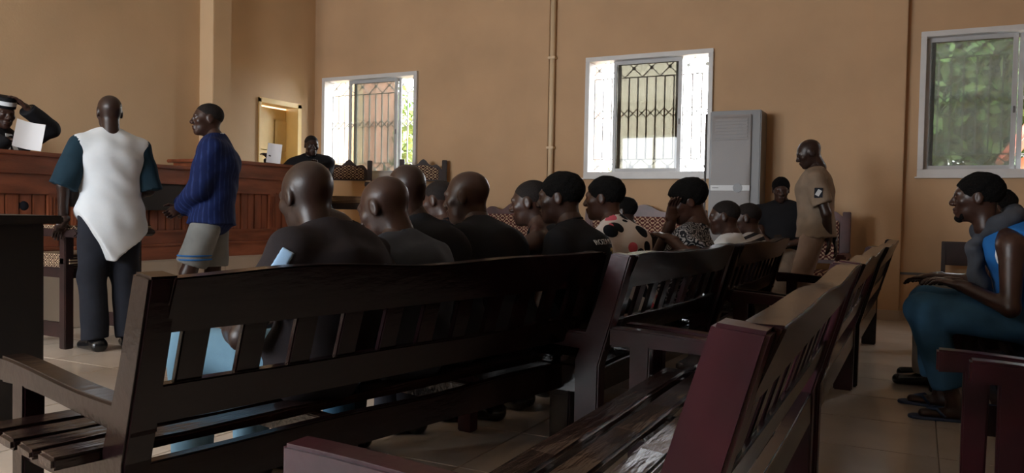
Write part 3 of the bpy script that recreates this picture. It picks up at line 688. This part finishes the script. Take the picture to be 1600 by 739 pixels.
HEADS = {}
def person(label, face, pelvis, head, hyaw=0, hpitch=0, hroll=0, neck=None, tw=0, hands=None, feet=None, poles=None, palms=None, curl=.5,
           skin='skin', hair=None, shirt=None, legs=None, shoes='leather', vs=1.0, seated=True, z0=0.0, bow=.03, eyes=False, build=1.0, hand_dirs=None, legpole=None, lk=1.0):
    pw = np.array(pelvis, float); base = (pw[0], pw[1], z0); A = math.radians(face); ca, sa = math.cos(A), math.sin(A)
    def loc(w): x, y, z = w[0]-pw[0], w[1]-pw[1], w[2]-z0; return V3(ca*x+sa*y, -sa*x+ca*y, z)
    E_ = empty('person', base, A, label=label, cat='person')
    P = V3(0, 0, pw[2]-z0); Hd = loc(head); HR = rotm(hyaw, hpitch, hroll); k = 1.05
    N = loc(neck) if neck is not None else Hd+rotm(hyaw*.3, hpitch*.45)@V3(0, -.062, -.155)
    u = nrm(N-P); r = nrm(rotm(tw)@V3(1, 0, 0)); r = nrm(r-u*(r@u)); f = np.cross(u, r); r0 = V3(1, 0, 0); bd = build
    Wa = P+(N-P)*.36-f*bow*.6; C = P+(N-P)*.70-f*bow
    SH = {s: N-u*.088+r*s*.176*k*bd-f*.005 for s in (-1, 1)}; HP = {s: P+r0*s*.092*k for s in (-1, 1)}
    la, lf, lt, ls = .30*k, .265*k, .45*k*lk, .44*k*lk
    hands = hands or {}; feet = feet or {}; poles = poles or {}; palms = palms or {}; hand_dirs = hand_dirs or {}
    AN = {}; KN = {}; TOE = {}
    for s in (-1, 1):
        if s in feet: t = loc(feet[s])
        else: t = V3(s*.14, .46, .095) if seated else V3(s*.11, .0, .095)
        KN[s], AN[s] = two_bone(HP[s], t, lt, ls, legpole if legpole is not None else V3(s*.12, 1, .35)); TOE[s] = nrm(V3(s*.18, 1, 0))
    EL = {}; WR = {}
    for s in (-1, 1):
        t = loc(hands[s]) if s in hands else (KN[s]*.62+HP[s]*.38+V3(-s*.01, 0, .085) if seated else SH[s]+V3(s*.08, .06, -.54))
        EL[s], WR[s] = two_bone(SH[s], t, la, lf, np.asarray(poles.get(s, (s*.7, -.5, -.4)), float))
    h = .0125*vs
    # body
    B = Field(h); w = r
    B.u(seg(P, Wa, .118*bd, .106*bd, w, 1.28), .04).u(seg(Wa, C, .106*bd, .124*bd, w, 1.30), .04).u(seg(C, N-u*.09, .122*bd, .085*bd, w, 1.45), .05)
    B.u(seg(SH[-1], SH[1], .052*bd), .05).u(seg(HP[-1]*.85+HP[1]*.15, HP[1]*.85+HP[-1]*.15, .100*bd), .05)
    B.u(seg(N-u*.05, Hd+HR@V3(0, -.03, -.05), .060, .052), .04)
    for s in (-1, 1):
        B.u(seg(N+u*.02, SH[s]*.8+N*.2, .042, .045), .05)
        B.u(seg(SH[s], EL[s], .056*bd, .043), .035).u(seg(EL[s], WR[s], .044, .030), .02)
        B.u(seg(HP[s], KN[s], .088*bd, .060), .05).u(seg(KN[s], AN[s], .058, .040), .03).u(seg(KN[s]*.7+AN[s]*.3-V3(0, .018, 0), KN[s]*.45+AN[s]*.55-V3(0, .01, 0), .046, .036), .04)
        hl = AN[s]-TOE[s]*.045; fz = AN[s][2]; B.u(seg(AN[s], hl+V3(0, 0, -.055), .038, .034), .02).u(seg(hl+V3(0, 0, -.055), AN[s]+TOE[s]*.15+V3(0, 0, -.068), .034, .026, np.cross(TOE[s], V3(0, 0, 1)), 1.35), .03)
    parts = [B.mesh()]
    for s in (-1, 1):
        fd = nrm(WR[s]-EL[s]); dd = nrm(np.asarray(hand_dirs[s], float)) if s in hand_dirs else nrm(fd+V3(0, .25, -.15)*(1 if seated else .2)); pn = np.asarray(palms.get(s, (0, 0, -1) if seated else (-s, 0, 0)), float)
        parts.append(hand_parts(.0052*max(vs, .85), WR[s], dd, pn, s, curl))
    hh = .0062*vs; hk = round(hh, 5)
    if hk not in HEADS: HEADS[hk] = head_parts(hh)
    hv, hq = HEADS[hk]; parts.append((hv@HR.T+Hd, hq))
    to_obj('body', parts, MT[skin], E_)
    if eyes:
        for sx in (-1, 1):
            ev, eq = Field(.004).u(ell((0, 0, 0), (.011, .010, .0095)), .001).mesh(); to_obj('eye', [((ev+V3(sx*.033, .0835, .004))@HR.T+Hd, eq)], MT['eye'], E_)
    # hair
    if hair:
        th, dz = {'crop': (.0022, .001), 'short': (.011, .004), 'afro': (.023, .012)}[hair]
        G = Field(.0065*vs).u(ell((0, -.022-dz*.5, .030+dz), (.0755+th*.8, .099+th*.9, .084+th*.55), clips=[((0, .066, .046), nrm((0, .80, -.60))), ((0, -.06, -.070), nrm((0, .40, -.92)))]), .002)
        for sx in (-1, 1): G.sub(ell((sx*.088, -.004, -.014), (.022, .026, .036)), .012)
        gv, gq = G.mesh(fold=.0022 if hair != 'crop' else 0, ff=5); to_obj('hair', [((gv*1.07)@HR.T+Hd, gq)], MT['stubble' if hair == 'crop' else 'hair'], E_)
    J = dict(P=P, N=N, u=u, r=r, f=f, W=Wa, C=C, SH=SH, HP=HP, EL=EL, WR=WR, KN=KN, AN=AN, TOE=TOE, Hd=Hd, HR=HR, h=h, bd=bd, E=E_, loc=loc, vs=vs)
    if shirt: make_shirt(J, **shirt)
    if legs: make_legs(J, seated=seated, **legs)
    if shoes == 'leather' or shoes == 'sandal':
        for s in (-1, 1):
            SF = Field(.008*vs); an, to = AN[s], TOE[s]; hl = an-to*.05; lat = np.cross(to, V3(0, 0, 1))
            if shoes == 'leather':
                SF.u(seg(an+V3(0, 0, -.01), hl+V3(0, 0, -.05), .050, .046), .02).u(seg(hl+V3(0, 0, -.052), an+to*.175+V3(0, 0, -.066), .046, .036, lat, 1.25), .03)
                SF.clip((0, 0, an[2]-.094), (0, 0, -1)).clip((0, 0, an[2]+.03), (0, 0, 1))
                to_obj('shoe', [SF.mesh()], MT['leather'], E_)
            else:
                SF.u(seg(hl+V3(0, 0, -.088), an+to*.18+V3(0, 0, -.088), .042, .046, lat, 1.15), .01).clip((0, 0, an[2]-.080), (0, 0, 1)).clip((0, 0, an[2]-.10), (0, 0, -1))
                so = to_obj('sandal', [SF.mesh()], MT['sandal'], E_)
                a = an+to*.115+V3(0, 0, -.045); MB().tube([tuple(an+to*.05+lat*.045+V3(0, 0, -.075)), tuple(an+to*.09+lat*.03+V3(0, 0, -.035)), tuple(a+to*.02), tuple(an+to*.09-lat*.03+V3(0, 0, -.035)), tuple(an+to*.05-lat*.045+V3(0, 0, -.075))], .008, 8).build('strap', MT['sandal'], so, smooth=True)
    return J
def make_shirt(J, m='black', sleeve='short', hem=.06, loose=.016, fold=.0035, name='shirt', collar=True, collar_mat=None, sleeve_mat=None, vhem=None, sl=None):
    P, N, u, r, f, W_, C, SH, EL, WR, bd, HP = (J[q] for q in ('P', 'N', 'u', 'r', 'f', 'W', 'C', 'SH', 'EL', 'WR', 'bd', 'HP')); L = loose; h = J['h']*.95
    T = Field(h)
    T.u(seg(P, W_, .122*bd+L, .112*bd+L*1.2, r, 1.26), .04).u(seg(W_, C, .110*bd+L*1.2, .126*bd+L, r, 1.30), .04).u(seg(C, N-u*.09, .124*bd+L, .088*bd+L, r, 1.42), .05)
    hb = P-u*max(hem, .01)
    T.u(seg(P, hb-u*.05, .128*bd+L, .132*bd+L*1.5, r, 1.28 if not vhem else 1.42, clips=[] if vhem else [(hb, -u)]), .03)
    if sleeve != 'tank':
        T.u(seg(SH[-1], SH[1], .056*bd+L*.8), .05)
        for s in (-1, 1): T.u(seg(N+u*.0, SH[s]*.8+N*.2, .044+L*.6, .047+L*.7), .05)
    frac = {'short': .62, 'half': .92, 'none': .16, 'tank': 0}.get(sleeve, 1.0) if sl is None else sl
    for s in (-1, 1):
        SLV = T if sleeve_mat is None else Field(h)
        if sleeve in ('tank',): continue
        d = nrm(EL[s]-SH[s]); e = SH[s]+(EL[s]-SH[s])*frac
        if sleeve_mat is not None: SLV.u(seg(SH[s], SH[s]+d*.05, .056*bd+L*.55), .03)
        if sleeve == 'long':
            d2 = nrm(WR[s]-EL[s]); SLV.u(seg(SH[s], EL[s], .058*bd+L, .048+L), .03).u(seg(EL[s], WR[s]-d2*.01, .048+L, .036+L, clips=[(WR[s]-d2*.012, d2)]), .025)
        elif sleeve != 'none':
            SLV.u(seg(SH[s], e+d*.06, .058*bd+L*.6, .054+L*1.4, clips=[(e, d)]), .03)
        if sleeve_mat is not None: to_obj('sleeve', [SLV.mesh(fold=fold)], MT[sleeve_mat], J['E'])
    if sleeve in ('tank', 'none'):
        for s in (-1, 1):
            d = nrm(EL[s]-SH[s]); T.sub(seg(SH[s]+r*s*.02-d*(.03 if sleeve == 'tank' else -.02)+u*.03, SH[s]+r*s*.05+d*.25, .066 if sleeve == 'tank' else .062), .012)
    T.sub(seg(N+u*.015+f*.012, N+u*.25+f*.03, .066 if sleeve != 'tank' else .082, .10), .008)
    if sleeve == 'tank': T.sub(ell(N+f*.09-u*.04, (.07, .07, .09)), .01)
    if vhem:
        for pt, n in vhem: T.clip(pt, n)
    o = to_obj(name, [T.mesh(fold=fold)], MT[m], J['E']); J['shirt'] = o
    if collar:
        pts = []; c = N+u*.030+f*.008
        for i in range(17):
            a = 2*math.pi*i/16; pts.append(tuple(c+r*math.cos(a)*.068+f*math.sin(a)*.064-u*.012*math.sin(a)))
        MB().tube(pts, .0085 if collar_mat is None else .012, 8).build('collar', MT[collar_mat or m], o, smooth=True)
def make_legs(J, m='darktrs', length=1.0, loose=.012, seated=True, fold=.003, name='trousers'):
    P, u, r, HP, KN, AN, bd, W_ = (J[q] for q in ('P', 'u', 'r', 'HP', 'KN', 'AN', 'bd', 'W')); L = loose; T = Field(J['h'])
    T.u(seg(HP[-1]*.85+HP[1]*.15, HP[1]*.85+HP[-1]*.15, .108*bd+L*.5), .05).u(seg(P, P+(W_-P)*.55, .120*bd+L*.6, .112*bd+L*.6, r, 1.26), .04)
    for s in (-1, 1):
        if length <= .6:
            d = nrm(KN[s]-HP[s]); e = HP[s]+d*np.linalg.norm(KN[s]-HP[s])*(length/.5); T.u(seg(HP[s], e+d*.05, .092*bd+L, .080*bd+L*1.7, clips=[(e, d)]), .03)
        else:
            d = nrm(AN[s]-KN[s]); e = KN[s]+(AN[s]-KN[s])*min(1.0, (length-.5)*2)
            T.u(seg(HP[s], KN[s], .090*bd+L, .066+L), .04).u(seg(KN[s], e+d*.03, .066+L, .054+L*1.3, clips=[(e+d*.01, d)]), .03)
    to_obj(name, [T.mesh(fold=fold, ff=.8)], MT[m], J['E'])

def sitter(label, head, bx, seat=.42, **k):
    """seated on a bench facing the podium; bx = pelvis x"""
    return person(label, k.pop('face', 90), (bx, k.pop('by', head[1]), seat+.115), head, **k)
sh = lambda m, **k: dict(m=m, **k)
lg = lambda m, **k: dict(m=m, **k)

# men on the first bench
J = sitter('bald man in a charcoal t-shirt with pale blue sleeve stripes on the front bench', (-1.945, 2.19, 1.112), -1.88, hyaw=-14, hpitch=16, vs=.85,
       shirt=sh('charcoal', loose=.028, hem=.03, fold=.006), legs=lg('jean'), build=1.12, neck=(-1.845, 2.24, .985))
d = nrm(J['EL'][-1]-J['SH'][-1]); q = nrm(-.8*J['r']-.5*J['f']+.15*J['u'])
t_ = np.cross(d, q); s0 = J['SH'][-1]; st = Field(.006)
st.u(seg(s0, s0+d*.19, .0818+.024, .089+.020, clips=[(s0+t_*.022, t_), (s0-t_*.022, -t_), (s0, -q), (s0+d*.185, d), (s0+d*.0-J['u']*0, -d)]), .002); to_obj('sleeve_stripe', [st.mesh()], MT['lightblue'], J['E'])
sitter('bald man in a slate grey t-shirt leaning forward on the front bench', (-1.93, 2.63, 1.078), -1.80, hyaw=0, hpitch=22, vs=.9, shirt=sh('slate', loose=.026, fold=.006), legs=lg('jean2'), skin='skin2', build=1.08)
sitter('tall bald man in black with a high smooth head on the front bench', (-2.08, 3.0, 1.154), -1.80, hyaw=-28, hpitch=8, vs=.95, shirt=sh('black', loose=.02), legs=lg('darktrs'), by=3.0)
sitter('bald man in black t-shirt turned sideways with his ear showing, end of front bench', (-1.98, 3.37, 1.142), -1.72, hyaw=8, hpitch=10, vs=.95, skin='skin2', shirt=sh('black', loose=.024), legs=lg('darktrs'), by=3.33, build=1.08)
sitter('man half hidden behind the bald men, in the row before them', (-2.695, 4.24, 1.135), -2.60, hyaw=0, hpitch=12, vs=1.2, skin='skin2', hair='crop', shirt=sh('black'), legs=lg('darktrs'))
# second bench
sitter('lean man in a dark vest with bare shoulder and raised forearm', (-1.967, 4.06, 1.128), -1.50, hyaw=8, hpitch=10, vs=.95, skin='skin2', hair='crop', shirt=sh('black', sleeve='tank', loose=.012), legs=lg('darktrs'),
       hands={-1: (-2.12, 3.80, 1.02), 1: (-2.15, 4.12, .92)}, poles={-1: (-.7, .1, -.7)}, by=4.08, hand_dirs={-1: (.1, .6, .5)})
J11 = sitter('man with short afro in a black t-shirt lettered white and yellow on its back', (-1.64, 3.73, 1.150), -1.50, hyaw=10, hpitch=8, vs=.9, skin='skin2', hair='short', shirt=sh('black', loose=.022), legs=lg('darktrs'), eyes=True)
sitter('man with short afro in a white shirt with black and pink spots', (-1.68, 4.47, 1.165), -1.48, hyaw=4, hpitch=6, vs=.95, skin='skin3', hair='short', shirt=sh('spots', loose=.026), legs=lg('darktrs'), eyes=True)
sitter('man with thick hair in a black and white swirl shirt, hand on face', (-1.30, 4.93, 1.155), -1.42, hyaw=25, hpitch=20, vs=.95, skin='skin3', hair='afro', shirt=sh('swirl', loose=.022), legs=lg('darktrs'), by=4.86,
       hands={-1: (-1.32, 4.63, .935), 1: (-1.37, 4.85, 1.04)}, poles={-1: (0, -1, -.45), 1: (.3, .3, -1)}, neck=(-1.235, 4.95, .985), eyes=True)
# third bench
sitter('young man with cropped hair in a white shirt on the bench by the guard', (-1.315, 6.07, 1.065), -1.36, hyaw=6, hpitch=8, vs=1.1, skin='skin2', hair='crop', shirt=sh('white'), legs=lg('darktrs'))
sitter('young man with cropped hair in a grey striped shirt on the bench by the guard', (-1.262, 6.66, 1.058), -1.36, hyaw=4, hpitch=8, vs=1.1, skin='skin2', hair='crop', shirt=sh('hstripe'), legs=lg('darktrs'))
sitter('man with dark hair on the front row bench facing the settee', (-2.42, 6.97, 1.10), -2.46, hyaw=0, hpitch=6, vs=1.3, skin='skin', hair='short', shirt=sh('charcoal'), legs=lg('darktrs'))
# man in black on the settee
person('heavy man in a black t-shirt sitting on the patterned settee looking down', 172, (-1.28, 8.62, .66), (-1.29, 8.66, 1.358), hyaw=20, hpitch=16, vs=1.2, hair='short', build=1.25, skin='skin2', shirt=sh('black', loose=.02), legs=lg('beige'), bow=.04,
       hands={-1: (-1.17, 8.36, .80), 1: (-1.32, 8.34, .80)})
ph = MB().box(-.035, .035, -.075, .075, 0, .010).build('phone', MT['leather'], bevel=.003); ph.location = (-1.25, 8.27, .855); ph.rotation_euler = (.5, 0, .1); tag(ph, 'black phone in the hands of the man in black on the settee', 'phone')
# guard
G_ = person('guard in beige uniform with an arm patch, standing with hands behind his back', 92, (-.84, 7.80, 1.0), (-.925, 7.76, 1.662), hyaw=14, hpitch=24, seated=False, vs=1.05, skin='skin', build=1.08, bow=-.01,
       shirt=sh('khaki', sleeve='short', sl=.72, loose=.028, hem=.10), legs=lg('khaki2', loose=.016), hands={-1: (-.72, 7.72, .88), 1: (-.68, 7.85, .86)}, poles={-1: (-1, -.35, 0), 1: (1, -.35, 0)}, neck=(-.855, 7.785, 1.50), palms={-1: (0, 1, 0), 1: (0, 1, 0)})
pt = G_['SH'][-1]*.62+G_['EL'][-1]*.38+V3(-.083, 0, 0)
pa = MB().box(-.006, .006, -.035, .035, -.045, .045).build('arm_patch', MT['darktrs'], G_['E'], bevel=.003); pa.location = tuple(pt); pa.rotation_euler = (0, .12, 0)
pb = MB().box(-.008, -.004, -.018, .018, -.028, .028); o = pb.build('patch_emblem', MT['sash'], pa); o.rotation_euler = (.5, 0, 0)
wv = G_['WR'][1]; br = MB().tube([tuple(wv+V3(.038*math.cos(a), .01*math.sin(a*2), .038*math.sin(a))) for a in np.linspace(0, 2*math.pi, 14)], .007, 6).build('bracelet', MT['leather'], G_['E'], smooth=True)

# standing man in white tunic
TJ = person('standing man in a white tunic with dark teal sleeves, one hand on the armchair', 72, (-5.33, 3.90, 1.02), (-5.36, 3.905, 1.755), hyaw=-4, hpitch=4, seated=False, vs=.95, skin='skin', bow=.0, build=1.08,
       neck=(-5.345, 3.905, 1.585), hands={-1: (-5.50, 3.64, .935), 1: (-5.47, 4.12, 1.10)}, poles={-1: (-.9, -.5, 0), 1: (.35, -.6, -1)}, feet={-1: (-5.36, 3.80, .095), 1: (-5.26, 4.0, .095)},
       shirt=dict(m='white', sleeve='half', sleeve_mat='teal', hem=.48, loose=.034, fold=.0045, sl=1.04, collar_mat='teal', name='tunic', vhem=[((-.04, 0, .66), nrm((-.88, 0, -.47))), ((-.04, 0, .66), nrm((.60, 0, -.80)))]), legs=lg('darktrs', loose=.03), palms={-1: (0, 0, -1)}, hand_dirs={-1: (-.1, .6, -.5)})
# boy in blue
BJ = person('young man in a blue striped shirt and grey shorts standing with clasped hands', 128, (-4.90, 4.46, 1.0), (-4.955, 4.447, 1.752), hyaw=18, hpitch=2, seated=False, vs=.95, skin='skin2', hair='crop', bow=.02, eyes=True, build=.98,
       neck=(-4.895, 4.485, 1.585), hands={-1: (-5.06, 4.32, 1.06), 1: (-5.07, 4.29, 1.06)}, poles={-1: (-1, -.4, -.2), 1: (1, -.4, -.2)}, feet={-1: (-4.96, 4.33, .095), 1: (-4.82, 4.60, .095)},
       shirt=sh('bluestripe', sleeve='long', hem=.06, loose=.040, fold=.006), legs=dict(m='greyshort', length=.42, loose=.022, name='shorts'), palms={-1: (1, 0, 0), 1: (-1, 0, 0)})
c = BJ['N']+BJ['u']*.045; MB().tube([tuple(c+BJ['r']*math.cos(a)*.068+BJ['f']*(math.sin(a)*.066+.006)-BJ['u']*.014*math.sin(a)) for a in np.linspace(0, 2*math.pi, 18)], .006, 6).build('collar_trim', MT['white'], BJ['shirt'], smooth=True)
for s in (-1,):
    kk = BJ['HP'][s]*.30+BJ['KN'][s]*.70
    for dz in (0, .03): MB().tube([tuple(kk+V3(.122*math.cos(a), .122*math.sin(a), dz-.02)) for a in np.linspace(0, 2*math.pi, 25)], .006, 6).build('hem_stripe', MT['tank'], BJ['E'], smooth=True)

# judge
JJ = person('judge in a black robe and banded cap raising one hand to the cap', -78, (-7.12, 4.10, 1.20), (-7.05, 4.13, 1.845), hyaw=-18, hpitch=14, z0=.552, vs=.95, skin='skin2', build=1.12, bow=.03,
       shirt=sh('robe', sleeve='long', loose=.034, fold=.006, hem=.2, name='robe'), legs=lg('darktrs'), feet={-1: (-6.86, 4.16, .647), 1: (-6.86, 3.96, .647)}, hands={-1: (-6.90, 4.24, 1.90), 1: (-6.83, 4.03, 1.60)}, poles={-1: (-1, .3, -.5), 1: (.8, -.2, -.8)}, palms={-1: (.6, -.4, -.4), 1: (0, 0, -1)}, hand_dirs={-1: (.55, -.25, .55), 1: (-.2, 1, 0)}, shoes='leather')
hd, HR = JJ['Hd'], JJ['HR']
def headmesh(mb, name, m, J, parent=None):
    me = mb.mesh(MT[m], True); o = link(name, me, parent or J['E'])
    R = Matrix([list(x) for x in J['HR']]).to_4x4(); R.translation = Vector(J['Hd']); o.matrix_local = R; return o
cp = headmesh(MB().loft([[((.092+dr)*math.cos(a), -.018+(.112+dr)*math.sin(a), z) for a in np.linspace(0, 2*math.pi, 24, endpoint=False)] for z, dr in ((.05, 0), (.13, .004), (.145, .0), (.148, -.03))]), 'cap', 'robe', JJ)
bnd = MB().loft([[((.0955)*math.cos(a), -.018+.1155*math.sin(a), z) for a in np.linspace(0, 2*math.pi, 24, endpoint=False)] for z in (.075, .110)], caps=False).build('cap_band', MT['white'], cp, smooth=True)
def bib(J):
    N, u, r, f = J['N'], J['u'], J['r'], J['f']
    for s in (-1, 1):
        a = N+f*.125-u*.03+r*s*.012; MB().add([tuple(a-r*.02), tuple(a+r*.02), tuple(a-u*.17+r*(s*.035+.024)+f*.055), tuple(a-u*.17+r*(s*.035-.024)+f*.055), tuple(a-r*.02+f*.006), tuple(a+r*.02+f*.006), tuple(a-u*.17+r*(s*.035+.024)+f*.061), tuple(a-u*.17+r*(s*.035-.024)+f*.061)],
            [(0, 1, 2, 3), (4, 7, 6, 5), (0, 4, 5, 1), (1, 5, 6, 2), (2, 6, 7, 3), (3, 7, 4, 0)]).build('bib', MT['white'], J['shirt'])
bib(JJ)
wv = JJ['WR'][-1]; ed = nrm(JJ['WR'][-1]-JJ['EL'][-1])
for q, m_ in ((.02, 'leather'), (.05, 'red_beads'), (.065, 'red_beads')):
    a_ = nrm(np.cross(ed, (1, 0, 0))); b_ = np.cross(ed, a_); MB().tube([tuple(wv-ed*q+.036*(a_*math.cos(t)+b_*math.sin(t))) for t in np.linspace(0, 2*math.pi, 16)], .009, 6).build('wristband', MT[m_], JJ['E'], smooth=True)
def sheet(w, hgt, loc, rot, label, bend=.02):
    mb = MB(); n = 6
    top = [(-w/2+w*i/n, bend*math.sin(math.pi*i/n), z) for z in (-hgt/2, hgt/2) for i in range(n+1)]; bk = [(x, y+.002, z) for x, y, z in top]
    fs = [(i, i+1, n+2+i, n+1+i) for i in range(n)]; mb.add(top, fs); mb.add(bk, [tuple(reversed(f)) for f in fs])
    o = mb.build('paper_sheet', MT['paper'], smooth=True); o.location = loc; o.rotation_euler = rot; tag(o, label, 'paper'); return o
sheet(.21, .25, (-6.64, 4.10, 1.645), (-.35, .18, math.radians(62)), 'white paper sheet held up before the capped judge')
# clerk
CJ = person('robed clerk in silhouette sitting by the open door with an outstretched arm', -128, (-6.93, 7.93, 1.20), (-6.83, 7.79, 1.868), hyaw=6, hpitch=10, z0=.552, vs=1.1, skin='skin', build=1.12, hair='crop', shirt=sh('robe', sleeve='long', loose=.034, hem=.2, fold=.006, name='robe'), legs=lg('darktrs'),
       feet={1: (-6.90, 7.62, .647), -1: (-6.74, 7.76, .647)}, hands={1: (-7.22, 7.46, 1.70), -1: (-6.70, 7.72, 1.60)}, poles={1: (.7, -.3, -.6), -1: (-.2, -.4, -1)}, hand_dirs={1: (.5, .5, .3)})
bib(CJ)
sheet(.17, .24, (-7.10, 7.42, 1.745), (0, .10, math.radians(42)), 'white paper sheet held out by the robed clerk')

# man in blue tank top across the aisle
RJ = person('bearded man in a blue tank top with a grey towel across the aisle', 88, (.57, 4.92, .57), (.262, 4.86, 1.196), hyaw=-2, hpitch=4, vs=.85, skin='skin2', hair='short', eyes=True, build=1.12, bow=.05,
       neck=(.385, 4.90, 1.035), lk=1.12, hands={-1: (.20, 4.76, .735), 1: (.16, 5.0, .735)}, poles={-1: (-.5, -.5, -.8), 1: (.5, -.5, -.8)}, feet={-1: (.20, 4.86, .095), 1: (.14, 5.16, .095)},
       shirt=sh('tank', sleeve='tank', loose=.030, hem=.05, fold=.005, name='tank_top', collar=False), legs=lg('jean2', length=.90, loose=.026, fold=.005), shoes='sandal')
bv, bq = Field(.005).u(ell((0, .074, -.098), (.026, .022, .022)), .01).u(seg((-.03, .05, -.085), (.03, .05, -.085), .02), .02).clip((0, .055, 0), (0, -1, 0)).mesh(fold=.001, ff=6)
to_obj('beard', [((bv*1.085)@RJ['HR'].T+RJ['Hd'], bq)], MT['hair'], RJ['E'])
N, u, r, f = (RJ[q] for q in 'Nurf'); SC = Field(.009); pts = [N+u*.035+r*math.cos(a)*.085+f*(math.sin(a)*.088-.002)+u*(-.012*math.sin(a)) for a in np.linspace(.15*math.pi, 1.9*math.pi, 14)]
for a, b in zip(pts, pts[1:]): SC.u(seg(a, b, .042), .03)
tail = [pts[0], N+f*.15-u*.06-r*.05, N+f*.19-u*.20-r*.07, N+f*.18-u*.30-r*.07]
for a, b in zip(tail, tail[1:]): SC.u(seg(a, b, .042, .038, r, 1.6), .03)
to_obj('towel', [SC.mesh(fold=.006, ff=1.6)], MT['scarf'], RJ['E'])
for s in (-1, 1):
    d = nrm(RJ['EL'][s]-RJ['SH'][s]); c = RJ['SH'][s]-r*s*.030-u*.012; pts = []
    for a in np.linspace(0, 2*math.pi, 22): pts.append(tuple(c+u*(.085*math.sin(a)-.035)+f*(.082*math.cos(a))+r*s*(.020-.018*math.sin(a))))
    MB().tube(pts, .006, 6).build('armhole_trim', MT['white'], RJ['shirt'], smooth=True)
# person behind him
person('person in beige trousers and black shoes mostly hidden behind the man in blue', 90, (.54, 5.92, .54), (.42, 5.93, 1.15), hyaw=0, hpitch=8, vs=1.2, skin='skin2', hair='short', shirt=sh('black'), legs=lg('beige', loose=.03), feet={-1: (.08, 5.80, .095), 1: (.10, 6.02, .095)}, hands={-1: (.06, 5.80, .70), 1: (.10, 6.0, .70)})

# lettering on the black t-shirt of the man on the second bench (flat print)
def printed(txt, size, at, J, m, parent):
    cu = bpy.data.curves.new('print', 'FONT'); cu.body = txt; cu.size = size; cu.extrude = .0015; cu.align_x = 'CENTER'
    tmp = bpy.data.objects.new('tmp', cu); COL.objects.link(tmp); dg = bpy.context.evaluated_depsgraph_get(); me = bpy.data.meshes.new_from_object(tmp.evaluated_get(dg)); bpy.data.objects.remove(tmp)
    me.materials.clear(); me.materials.append(MT[m]); o = link('shirt_print', me, parent)
    from mathutils.bvhtree import BVHTree
    sm = parent.data; bv = BVHTree.FromPolygons([v.co.copy() for v in sm.vertices], [tuple(p.vertices) for p in sm.polygons])
    X, Yv, Zv = Vector(J['r']), Vector(J['u']), Vector(-J['f'])
    for v in me.vertices:
        q = Vector(at)+X*v.co.x+Yv*v.co.y+Zv*.4; hit = bv.ray_cast(q, -Zv)
        v.co = (hit[0] if hit[0] is not None else q-Zv*.4)+Zv*(.007+v.co.z)
    me.update(); return o
MT['print_white'] = mat('white_print', (.3, .3, .3), .8); MT['print_gold'] = mat('gold_print', (.45, .33, .10), .7)
N, u, r, f = (J11[q] for q in 'Nurf')
printed('ROZA UZ', .038, N-u*.105-f*.150-r*.035, J11, 'print_white', J11['shirt']); printed('2', .11, N-u*.200-f*.168+r*.010, J11, 'print_gold', J11['shirt'])

# small dark chair by the wall behind the man in blue
ch = empty('wooden_chair', (.42, 8.95, 0), math.pi, label='small dark wooden chair against the wall under the hazy window', cat='chair')
for sx in (-1, 1):
    MB().box(sx*.19-.02, sx*.19+.02, .16, .20, 0, .44).build('leg', MT['chairwood'], ch, bevel=.004); MB().prism([(-.20, 0), (-.16, 0), (-.20, .86), (-.24, .86)], 'x', sx*.19-.02, sx*.19+.02).build('leg', MT['chairwood'], ch, bevel=.004)
MB().box(-.22, .22, -.20, .22, .44, .48).build('seat', MT['chairwood'], ch, bevel=.01); MB().box(-.20, .20, -.235, -.205, .62, .86).build('backrest', MT['chairwood'], ch, bevel=.008)
